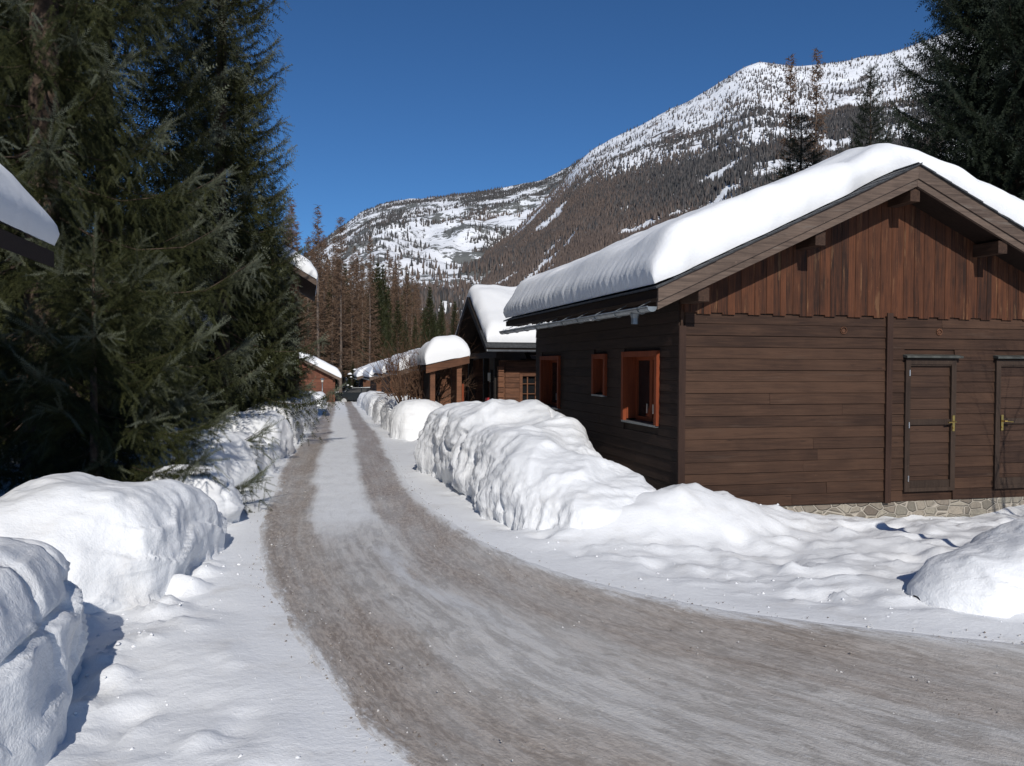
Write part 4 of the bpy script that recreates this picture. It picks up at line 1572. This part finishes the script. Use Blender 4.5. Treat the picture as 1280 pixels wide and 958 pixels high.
bank('sloping snow heap at the right edge with blue shade on its left side',
     [(3.30, 6.74, .42, .38, .16), (3.75, 6.82, .55, .50, .36), (4.4, 6.98, .7, .62, .50), (5.3, 7.2, .85, .8, .74), (6.4, 7.6, .95, .9, .95), (7.6, 8.2, .9, .9, .85)], 371, .75, .7, .75, nt=110)

# ------------------------------------------------------------------ trees
def twig_template(nst, per, seed, wid=.055, ln=.13):
    """a bottle-brush of needles along +x, length 1"""
    rg = np.random.default_rng(seed)
    V, Fc = [], []
    V += [(0, -.008, 0), (0, .008, 0), (1, 0, 0)]
    Fc.append((0, 1, 2))
    for i in range(nst):
        x = (i + .3) / nst
        a0 = rg.random() * 6.28
        for j in range(per):
            a = a0 + j * 2 * np.pi / per + rg.normal(0, .25)
            L = ln * (1.1 - .5 * x) * rg.uniform(.8, 1.2)
            d = np.array([.75, np.cos(a), np.sin(a)])
            d /= np.linalg.norm(d)
            side = np.cross(d, [0, -np.sin(a), np.cos(a)])
            side /= np.linalg.norm(side) + 1e-9
            b = len(V)
            o = np.array([x, 0, 0])
            V += [tuple(o - side * wid * .5), tuple(o + side * wid * .5), tuple(o + d * L * 1.25)]
            Fc.append((b, b + 1, b + 2))
    return np.array(V), np.array(Fc)


def place_twigs(tpl, P0, D, Lw, up):
    """copies of a twig template: origin P0 (n,3), direction D (n,3), length Lw (n)"""
    V, Fc = tpl
    X = D / np.linalg.norm(D, axis=1)[:, None]
    Y = np.cross(up, X)
    Y /= np.linalg.norm(Y, axis=1)[:, None] + 1e-9
    Z = np.cross(X, Y)
    n = len(P0)
    W = (P0[:, None, :] + Lw[:, None, None] * (V[None, :, 0:1] * X[:, None, :] + V[None, :, 1:2] * Y[:, None, :] + V[None, :, 2:3] * Z[:, None, :]))
    f = (np.arange(n)[:, None, None] * len(V) + Fc[None]).reshape(-1, 3)
    return W.reshape(-1, 3), f, len(Fc)


def spruce_mesh(H, Rm, zlow, spacing, tpl, seed, sec=.17, unit=.16, twl=.30, droop=1., power=.85, tip_amt=1., density=1., perwhorl=5):
    rg = np.random.default_rng(seed)
    P0, DD, LL, RN, TP = [], [], [], [], []
    limbs = []
    z = zlow
    while z < H - .25:
        q = (z - zlow) / (H - zlow)
        Lz = Rm * (1 - q) ** power * rg.uniform(.86, 1.08) + .16
        nw = perwhorl if q < .85 else max(3, perwhorl - 1)
        a0 = rg.random() * 6.28
        for k in range(nw):
            L = Lz * rg.uniform(.62, 1.12)
            if rg.random() < .06: L *= .5
            limbs.append((z + rg.normal(0, .05), a0 + k * 6.283 / nw + rg.normal(0, .22), L, q))
        z += spacing * (1 - .35 * q) * rg.uniform(.8, 1.2)
    limb_pts = []
    for (z, a, L, q) in limbs:
        h = np.array([np.cos(a), np.sin(a), 0.])
        sd = np.array([-np.sin(a), np.cos(a), 0.])
        e0 = -.10 - .42 * (1 - q) ** 1.3 * droop + .65 * q ** 1.5     # starting slope of the limb
        curl = .38 * droop
        def at(s):
            s = np.asarray(s)[:, None]
            return np.array([0, 0, z]) + h * (L * s) + np.array([0, 0, 1.]) * (L * (e0 * s - .22 * s * (1 - s) * droop + curl * s ** 3))
        limb_pts.append(at(np.linspace(0, 1, 5)))
        ns = max(3, int(L / sec * density))
        s = (np.arange(ns) + .5 * rg.random(ns)) / ns
        s = .24 + .76 * s
        tq = twl * (.45 + .55 * min(1, (1 - q) * 3.))
        p = at(s)
        t = at(s + .02) - at(s - .02)
        t /= np.linalg.norm(t, axis=1)[:, None]
        # spray along the limb itself
        for rep_ in range(3):
            sh = (rg.random(ns) - .5)[:, None] * sec
            P0.append(p + t * sh); DD.append(t + sd * (rep_ - 1) * .5 + np.array([0, 0, .22 if rep_ == 1 else 0.]) + rg.normal(0, .15, t.shape)); LL.append(np.full(ns, tq) * rg.uniform(.8, 1.2, ns)); RN.append(rg.random(ns)); TP.append(sstep(.78, 1., s))
        for sg in (-1, 1):
            l2 = L * .40 * (1.05 - s) ** .7 * rg.uniform(.6, 1.15, ns) + .10
            l2 = np.minimum(l2, 1.05)
            hang = (.55 + 1.0 * (1 - s) + .55 * rg.random(ns)) * (.4 + .6 * (1 - q)) * droop
            d2 = t * .75 + sd * sg * 1.0 + rg.normal(0, .12, t.shape)
            d2 /= np.linalg.norm(d2, axis=1)[:, None]
            m_ = int(max(1, np.ceil(l2.max() / unit)))
            for j in range(m_):
                u = (j + .15) * unit
                ok = u < l2
                if not ok.any(): break
                f = u / np.maximum(l2, .01)
                pos = p + d2 * u - np.array([0, 0, 1.]) * (hang * u * (.35 + .8 * f))[:, None] * .9
                dn = d2 * 1.0 - np.array([0, 0, 1.]) * (hang * (.35 + 1.5 * f))[:, None]
                for side2 in (-1, 0, 1):
                    if side2 and rg.random() < .12: continue
                    dir_ = dn + (t * side2 * .85 if side2 else 0) + rg.normal(0, .14, dn.shape)
                    if side2: dir_ = dir_ - np.array([0, 0, .35]) * droop
                    P0.append(pos[ok]); DD.append(dir_[ok])
                    LL.append((tq * (.75 if side2 else 1.) * rg.uniform(.7, 1.2, ns) * (1 - .25 * f))[ok])
                    RN.append(rg.random(ok.sum()) * .7 + .3 * rg.random())
                    TP.append((sstep(.80, 1., s) * (1. if side2 == 0 else .7) + .25 * (f > .75) * (rg.random(ns) < .3))[ok])
    # leader
    nz = 8
    P0.append(np.stack([np.zeros(nz), np.zeros(nz), H - .9 + .12 * np.arange(nz)], 1)); DD.append(np.tile([[.0, .0, 1.]], (nz, 1)) + rg.normal(0, .15, (nz, 3))); LL.append(np.full(nz, .3)); RN.append(rg.random(nz)); TP.append(np.full(nz, .5))
    P0, DD, LL, RN, TP = map(np.concatenate, (P0, DD, LL, RN, TP))
    up = rg.normal(0, 1, P0.shape)
    V, f, k = place_twigs(tpl, P0, DD, LL, up)
    return V, f, np.repeat(RN, k), np.repeat(np.clip(TP * tip_amt, 0, 1), k), limbs, limb_pts


def limb_tubes(mb, limb_pts, r0, every=1):
    for i, P in enumerate(limb_pts[::every]):
        L = np.linalg.norm(P[-1] - P[0])
        r = r0 * (.35 + .3 * min(L, 3) / 3)
        mb.tube([tuple(q) for q in P], [r, r * .85, r * .6, r * .38, r * .12], 5, cap=False)


def trunk_mb(H, r, seed, flare=1.4, n=14, lean=0.):
    rg = np.random.default_rng(seed)
    mb = MB()
    zs = np.concatenate([[-.5, 0, .25, .7], np.linspace(1.5, H, 12)])
    pts, rad = [], []
    for z in zs:
        pts.append((lean * z * .02 + .03 * math.sin(z * .7 + seed), .03 * math.cos(z * .6 + seed), z))
        k = max(0, 1 - max(z, 0) / H)
        rad.append(r * (k ** .8 * .95 + .02) * (1 + (flare - 1) * math.exp(-max(z, 0) / .35)))
    mb.tube(pts, rad, n)
    return mb


tpl_near = twig_template(14, 4, 3, .026, .115)
tpl_mid = twig_template(6, 3, 4, .06, .15)
tpl_far = twig_template(3, 3, 5, .16, .24)


def make_spruce(name, label, loc, rz, H, Rm, zlow, spacing, tpl, seed, r=.22, mat='needles', group='dark spruces beside the cabins', **kw):
    t = empty(name, loc, rz)
    tag(t, label, 'tree', group)
    V, f, rnd, tip, limbs, lp = spruce_mesh(H, Rm, zlow, spacing, tpl, seed, **kw)
    np_mesh('crown', V, f, M[mat], t, attrs={'rnd': ('FACE', rnd), 'tip': ('FACE', tip)})
    tb = trunk_mb(H, r, seed)
    tb.build('trunk', M['bark'], t, smooth=True)
    lb = MB()
    limb_tubes(lb, lp, r * .13)
    lb.build('limbs', M['bark'], t, smooth=True)
    return t


def copy_tree(src, loc, rz, scale, label=None, group=None):
    c = src.copy()
    COL.objects.link(c)
    c.location, c.rotation_euler = loc, (0, 0, rz)
    c.scale = scale if hasattr(scale, '__len__') else (scale,) * 3
    if label: c['label'] = label
    if group: c['group'] = group
    for ch in src.children:
        d = ch.copy()
        COL.objects.link(d)
        d.parent = c
    return c


# left: the near spruce with sweeping low limbs, and its taller neighbours
A_ = make_spruce('spruce', 'nearest left spruce, its long low limbs reaching over the snow towards the road', (-6.75, 12.0, .2), 0.4, 21, 3.0, 1.1, .56, tpl_near, 41, r=.26, sec=.17, unit=.17, twl=.33, density=1., power=.92, perwhorl=7)
B_ = make_spruce('spruce', 'tall slim spruce with a bare reddish trunk base, against the open sky', (-7.3, 20.9, .0), 2.1, 18.5, 2.45, 1.8, .50, tpl_mid, 47, r=.22, sec=.19, unit=.19, twl=.34, power=.82, perwhorl=7)
C_ = copy_tree(B_, (-8.1, 16.6, .2), 4.0, (1.12, 1.12, 1.12), 'spruce between the nearest one and the slim one, crown out of the picture')
copy_tree(A_, (-10.3, 16.5, .2), 1.7, (1., 1., 1.05), 'broad spruce behind the shed at the left edge')
copy_tree(A_, (-8.9, 12.8, .2), 3.3, (.9, .9, 1.08), 'spruce standing directly behind the shed roof')
copy_tree(B_, (-9.3, 26.5, .0), 5.2, (1.1, 1.1, .78), 'spruce in front of the tall chalet, behind the slim one')
copy_tree(B_, (-8.0, 27.8, -.1), .9, (.64, .64, .43), 'short bushy spruce at the left road edge below the tall chalet')
copy_tree(B_, (-12.6, 21.5, .1), 3.6, (1.15, 1.15, 1.1), 'tall dark spruce furthest left behind the brown cabin')
copy_tree(B_, (-12.4, 43., -.4), 2.6, (.8, .8, .34), 'low spruce with wide skirts by the lonely far cabin')

make_spruce('spruce', 'low young spruce with spreading boughs behind the broad lit snow bank', (-4.95, 9.9, .15), 1.1, 3.3, 1.75, .15, .34, tpl_near, 67, r=.06, sec=.15, unit=.15, twl=.30, density=1., power=.7, perwhorl=7, droop=.7)
# right: dark spruces behind the main cabin
E_ = make_spruce('spruce', 'huge dark spruce behind the right end of the main cabin roof', (13.3, 22.0, .2), .3, 27, 3.3, 1.0, .34, tpl_mid, 53, r=.3, mat='dark_needles', sec=.21, unit=.21, twl=.44, power=.62, perwhorl=8)
copy_tree(E_, (15.6, 18.6, .2), 2.3, (1., 1., .95), 'dark spruce cut by the right picture edge')
copy_tree(E_, (17.2, 25.5, .2), 4.1, (1., 1., 1.), 'dark spruce behind the two nearer ones on the right')
G_ = make_spruce('spruce', 'pointed young spruce rising over the ridge of the main cabin', (17.9, 42., .2), 1.3, 16.8, 3.3, 1., .42, tpl_mid, 59, r=.16, mat='dark_needles', sec=.24, unit=.24, twl=.46, power=.85, density=1.)
copy_tree(G_, (14.1, 41., .2), 4., (1.25, 1.25, .84), 'wide ragged spruce left of the pointed one over the roof')
copy_tree(G_, (11.3, 45., .0), 5.1, (.9, .9, .52), 'small spruce just showing above the cabin roof slope')

copy_tree(B_, (-7.2, -6.2, 0), 2.6, (1.0, 1.0, 1.05), 'unseen spruce added behind the camera to shade the left trees')  # added out of view so that its shadow darkens the left spruces


def larch_mesh(H, Rm, zlow, seed, nl=150, w=.06):
    rg = np.random.default_rng(seed)
    V, RN, TP = [], [], []
    def strip(a, b, wd, rn, tp):
        d = b - a
        sd = np.cross(d, rg.normal(0, 1, 3))
        sd /= np.linalg.norm(sd) + 1e-9
        V.append([a - sd * wd, a + sd * wd, b])
        RN.append(rn); TP.append(tp)
    for i in range(nl):
        q = rg.random() ** .9
        z = zlow + (H - zlow) * q
        L = (Rm * (1 - q) ** .75 + .12) * rg.uniform(.55, 1.1)
        a = rg.random() * 6.283
        h = np.array([np.cos(a), np.sin(a), 0])
        e = rg.uniform(-.15, .12) + .55 * q
        p0 = np.array([0, 0, z])
        p1 = p0 + h * L * .6 + np.array([0, 0, L * .6 * e - .05 * L])
        p2 = p0 + h * L + np.array([0, 0, L * e + .10 * L])
        strip(p0, p1, w * .7, rg.random(), 0)
        strip(p1 - (p1 - p0) * .1, p2, w * .5, rg.random(), .3)
        nt = int(5 + L * 7)
        for k in range(nt):
            s = rg.uniform(.15, 1.)
            b = p0 + (p1 - p0) * (s / .6) if s < .6 else p1 + (p2 - p1) * ((s - .6) / .4)
            d = h * .45 + np.array([-h[1], h[0], 0]) * rg.choice([-1, 1]) * rg.uniform(.3, .9) + np.array([0, 0, rg.uniform(-.75, .35)])
            strip(b, b + d * rg.uniform(.25, .6), w * rg.uniform(.28, .6), rg.random(), rg.random())
    V = np.array(V).reshape(-1, 3)
    f = np.arange(len(V)).reshape(-1, 3)
    return V, f, np.array(RN), np.array(TP)


larches = []
for k, (H, Rm, sd) in enumerate([(20, 2.3, 61), (18, 1.9, 62), (22, 2.5, 63)]):
    t = empty('larch', (0, 0, 0), 0)
    V, f, rn, tp = larch_mesh(H, Rm, H * .12, sd, 300)
    np_mesh('crown', V, f, M['larch_twigs'], t, attrs={'rnd': ('FACE', rn), 'tip': ('FACE', tp)})
    trunk_mb(H, .17, sd, 1.2, 8).build('trunk', M['larch_bark'], t, smooth=True)
    larches.append(t)
V, f, rn, tp, limbs, lp = spruce_mesh(17, 3.5, .8, .62, tpl_far, 71, sec=.36, unit=.36, twl=.46, power=1.25, perwhorl=6)
far_sp = empty('spruce', (0, 0, 0), 0)
np_mesh('crown', V, f, M['needles'], far_sp, attrs={'rnd': ('FACE', rn), 'tip': ('FACE', tp)})
trunk_mb(17, .16, 71, 1.2, 8).build('trunk', M['bark'], far_sp, smooth=True)
LARCH_L = 'bare brown larch in the wood closing the far end of the road'
LARCH_G = 'bare larches of the wood behind the hamlet'
SPR_L = 'dark green spruce among the bare larches of the far wood'
SPR_G = 'dark spruces of the wood behind the hamlet'
rw = random.Random(17)
spots = []
tries = 0
while len(spots) < 215 and tries < 6000:
    tries += 1
    Y = rw.uniform(86, 175)
    pxx = rw.uniform(335, 572)
    if pxx > 470 and Y < 86 + (pxx - 470) * .55: continue
    X = (pxx - 640) / 1040 * Y
    if any((X - a) ** 2 + (Y - b) ** 2 < 6.0 for a, b, _ in spots): continue
    spots.append((X, Y, pxx))
for (pxx, Y) in ((486, 84), (497, 90), (507, 86), (519, 92), (530, 88), (541, 95), (475, 93)):
    spots.append(((pxx - 640) / 1040 * Y, Y, 1000 + pxx))
used = {0: False, 1: False, 2: False, 's': False}
for (X, Y, pxx) in spots:
    z = float(ground_z(np.array([X]), np.array([Y]))[0])
    young = pxx > 900
    pxx = pxx - 1000 if young else pxx
    sprucey = young or rw.random() < (.15 if pxx < 455 else .45)
    hmax = np.interp(pxx, [330, 395, 440, 500, 545, 560], [21, 20, 18, 17.5, 15, 14]) * rw.uniform(.72, 1.04) * (1 + max(0, Y - 95) * .0016)
    if young: hmax *= .60
    if sprucey:
        k = 's'
        src, sc, lab, g = far_sp, hmax / 17 * .95, SPR_L, SPR_G
    else:
        k = rw.randrange(3)
        src, sc, lab, g = larches[k], hmax / (20, 18, 22)[k], LARCH_L, LARCH_G
    rz = rw.uniform(0, 6.28)
    sw = rw.uniform(.8, 1.15)
    if not used[k]:
        used[k] = True
        src.location, src.rotation_euler, src.scale = (X, Y, z), (0, 0, rz), (sc * sw, sc * sw, sc)
        tag(src, lab, 'tree', g)
    else:
        copy_tree(src, (X, Y, z), rz, (sc * sw, sc * sw, sc), lab, g)
# two bare larches whose thin tops stand against the sky over the main cabin's roof
for (px, Y, top, lab) in [(984, 50., 72, 'thin bare larch top left of the pointed spruce over the roof'), (1016, 47., 64, 'bare larch with a forked thin tip beside the ragged spruce over the roof')]:
    X = (px - 640) / 1040 * Y
    Ht = 1.9 + (458 - top) / 1040 * Y
    c = copy_tree(larches[0], (X, Y, 0), px * .1, (.75, .75, Ht / 20), lab)
    c['category'] = 'tree'
    c['group'] = 'bare larches over the main cabin roof'


# ------------------------------------------------------------------ shrubs
def branch_tree(mb, p, d, L, r, depth, rg, spread=.6, up=.12, nseg=3, kids=(2, 4)):
    pts, rad = [np.array(p)], [r]
    d = np.array(d) / np.linalg.norm(d)
    for i in range(nseg):
        d = d + rg.normal(0, .16, 3) + np.array([0, 0, up])
        d /= np.linalg.norm(d)
        pts.append(pts[-1] + d * L / nseg)
        rad.append(r * (1 - .55 * (i + 1) / nseg))
    mb.tube([tuple(q) for q in pts], rad, 4 if depth < 2 else 5, cap=False)
    if depth <= 0: return
    for k in range(rg.integers(kids[0], kids[1] + 1)):
        s = rg.uniform(.3, 1.)
        i = min(int(s * nseg), nseg - 1)
        b = pts[i] + (pts[i + 1] - pts[i]) * (s * nseg - i)
        nd = d + rg.normal(0, spread, 3)
        branch_tree(mb, b, nd, L * rg.uniform(.5, .8), rad[i + 1] * .75, depth - 1, rg, spread, up, nseg, kids)


def shrub(name, label, loc, n, h, r, seed, depth=3, spread=.55, cat='shrub', mat='shrub_bark'):
    rg = np.random.default_rng(seed)
    t = MB()
    for i in range(n):
        a = rg.random() * 6.28
        branch_tree(t, (math.cos(a) * .15, math.sin(a) * .15, -.15), (math.cos(a) * .45, math.sin(a) * .45, 1), h * rg.uniform(.5, .75), r * rg.uniform(.6, 1.1), depth, rg, spread)
    o = t.build(name, M[mat], None, smooth=True)
    o.location = loc
    tag(o, label, cat)
    return o


shrub('shrub', 'tangled bare brown shrub in front of the row of cabins, above the snow banks', (-3.0, 25.95, -.1), 22, 3.1, .040, 81, 3)
shrub('shrub', 'smaller bare shrub farther along the row of cabins, beyond the porch', (-3.75, 30.9, -.2), 16, 2.9, .038, 82, 3)
o = shrub('bare_tree', 'leafless small tree by the right end of the main cabin yard', (8.25, 7.4, .0), 5, 4.2, .04, 85, 4, .5, 'tree')


# ------------------------------------------------------------------ lamps, car, small snowy fir
def lamp_post(label, loc, h):
    t = empty('lamp_post', loc)
    tag(t, label, 'lamp', 'garden lamps of the hamlet')
    p = MB(); p.tube([(0, 0, -.2), (0, 0, h - .25)], .035, 10); p.build('pole', M['zinc'], t, smooth=True)
    p = MB(); p.tube([(0, 0, h - .25), (0, 0, h - .06)], [.075, .085], 14); p.build('lens', M['pale_paint'], t, smooth=True)
    p = MB(); p.tube([(0, 0, h - .06), (0, 0, h - .02), (0, 0, h + .05)], [.15, .15, .04], 18); p.build('cap', M['zinc'], t)
    return t


lamp_post('far lamp with a flat cap at the road end, before the lonely cabin', (-13.75, 60.3, float(gr(60))), 1.75)
lamp_post('lamp with a flat cap standing in the snow heap at the right', (5.15, 6.75, .35), 1.75)


def parked_car(loc, rz):
    t = empty('parked_car', loc, rz)
    tag(t, 'dark car parked beyond the snow banks at the far end of the road', 'car')
    prof = [(-2.1, .35), (-2.15, .72), (-2.0, .92), (-1.35, .98), (-.75, 1.40), (.75, 1.46), (1.75, 1.02), (2.1, .90), (2.15, .40)]
    b = MB()
    w = .85
    ring = lambda y, k: [(x, y, .35 + (z - .35) * k if z > 1 else z) for x, z in prof]
    n = len(prof)
    ys = [(-w, .97), (-w + .06, 1.0), (w - .06, 1.0), (w, .97)]
    V = []
    for y, k in ys: V += ring(y, k)
    fc = [tuple(range(n - 1, -1, -1)), tuple(range(3 * n, 4 * n))]
    for j in range(3):
        for i in range(n):
            fc.append((j * n + i, j * n + (i + 1) % n, (j + 1) * n + (i + 1) % n, (j + 1) * n + i))
    b.add(V, fc)
    b.build('body', M['car_paint'], t, smooth=False, bevel=.04)
    for sgn in (-1, 1):
        g = MB()
        y = sgn * (w + .004)
        for pts in ([(-1.2, .99), (-.68, 1.34), (-.05, 1.37), (-.05, .99)], [(.02, .99), (.02, 1.37), (.72, 1.38), (1.5, 1.02)]):
            g = MB()
            g.prism_y(pts, y - .012, y + .002)
            g.build('side_window', M['glass'], t)
    for xw in (-1.35, 1.35):
        for sgn in (-1, 1):
            q = MB(); q.tube([(xw, sgn * .70, .33), (xw, sgn * .88, .33)], .33, 18); wobj = q.build('wheel', M['tyre'], t)
            q = MB(); q.tube([(xw, sgn * .86, .33), (xw, sgn * .89, .33)], .2, 14); q.build('rim', M['steel'], wobj)
    for sgn in (-1, 1):
        q = MB(); q.box((-2.16, sgn * .68 - .14, .66), (-2.07, sgn * .68 + .14, .80)); q.build('headlight', M['glass'], t)
        q = MB(); q.box((2.06, sgn * .7 - .12, .70), (2.15, sgn * .7 + .12, .86)); q.build('tail_light', M['red_paint'], t)
    return t


parked_car((-11.9, 66.0, -1.28), R(8))

fir = copy_tree(far_sp, (-13.2, 69., -1.1), 1.1, (.30, .30, .19), 'little snow laden fir beside the lonely cabin at the road end', 'snowy young firs')
fir['category'] = 'tree'
rg = random.Random(5)
for k in range(16):
    mb = MB()
    z = rg.uniform(.5, 2.6)
    rr = (3.1 - z) * .32 * rg.uniform(.5, 1.1)
    a = rg.uniform(math.pi * .9, math.pi * 2.1)
    c = (rr * math.cos(a), rr * math.sin(a), z)
    s = rg.uniform(.10, .22)
    ring = [(c[0] + s * math.cos(i * 1.047) * rg.uniform(.8, 1.2), c[1] + s * math.sin(i * 1.047) * rg.uniform(.8, 1.2), c[2]) for i in range(6)]
    top = [(c[0] + .55 * s * math.cos(i * 1.047), c[1] + .55 * s * math.sin(i * 1.047), c[2] + s * .55) for i in range(6)]
    mb.add(ring + top + [(c[0], c[1], c[2] + .7 * s)], [(i, (i + 1) % 6, 6 + (i + 1) % 6, 6 + i) for i in range(6)] + [(6 + i, 6 + (i + 1) % 6, 12) for i in range(6)])
    ob = mb.build('snow_clump', M['roof_snow'], fir, smooth=True)
    ob.scale = (1 / .30, 1 / .30, 1 / .19)
    for v in ob.data.vertices:
        pass
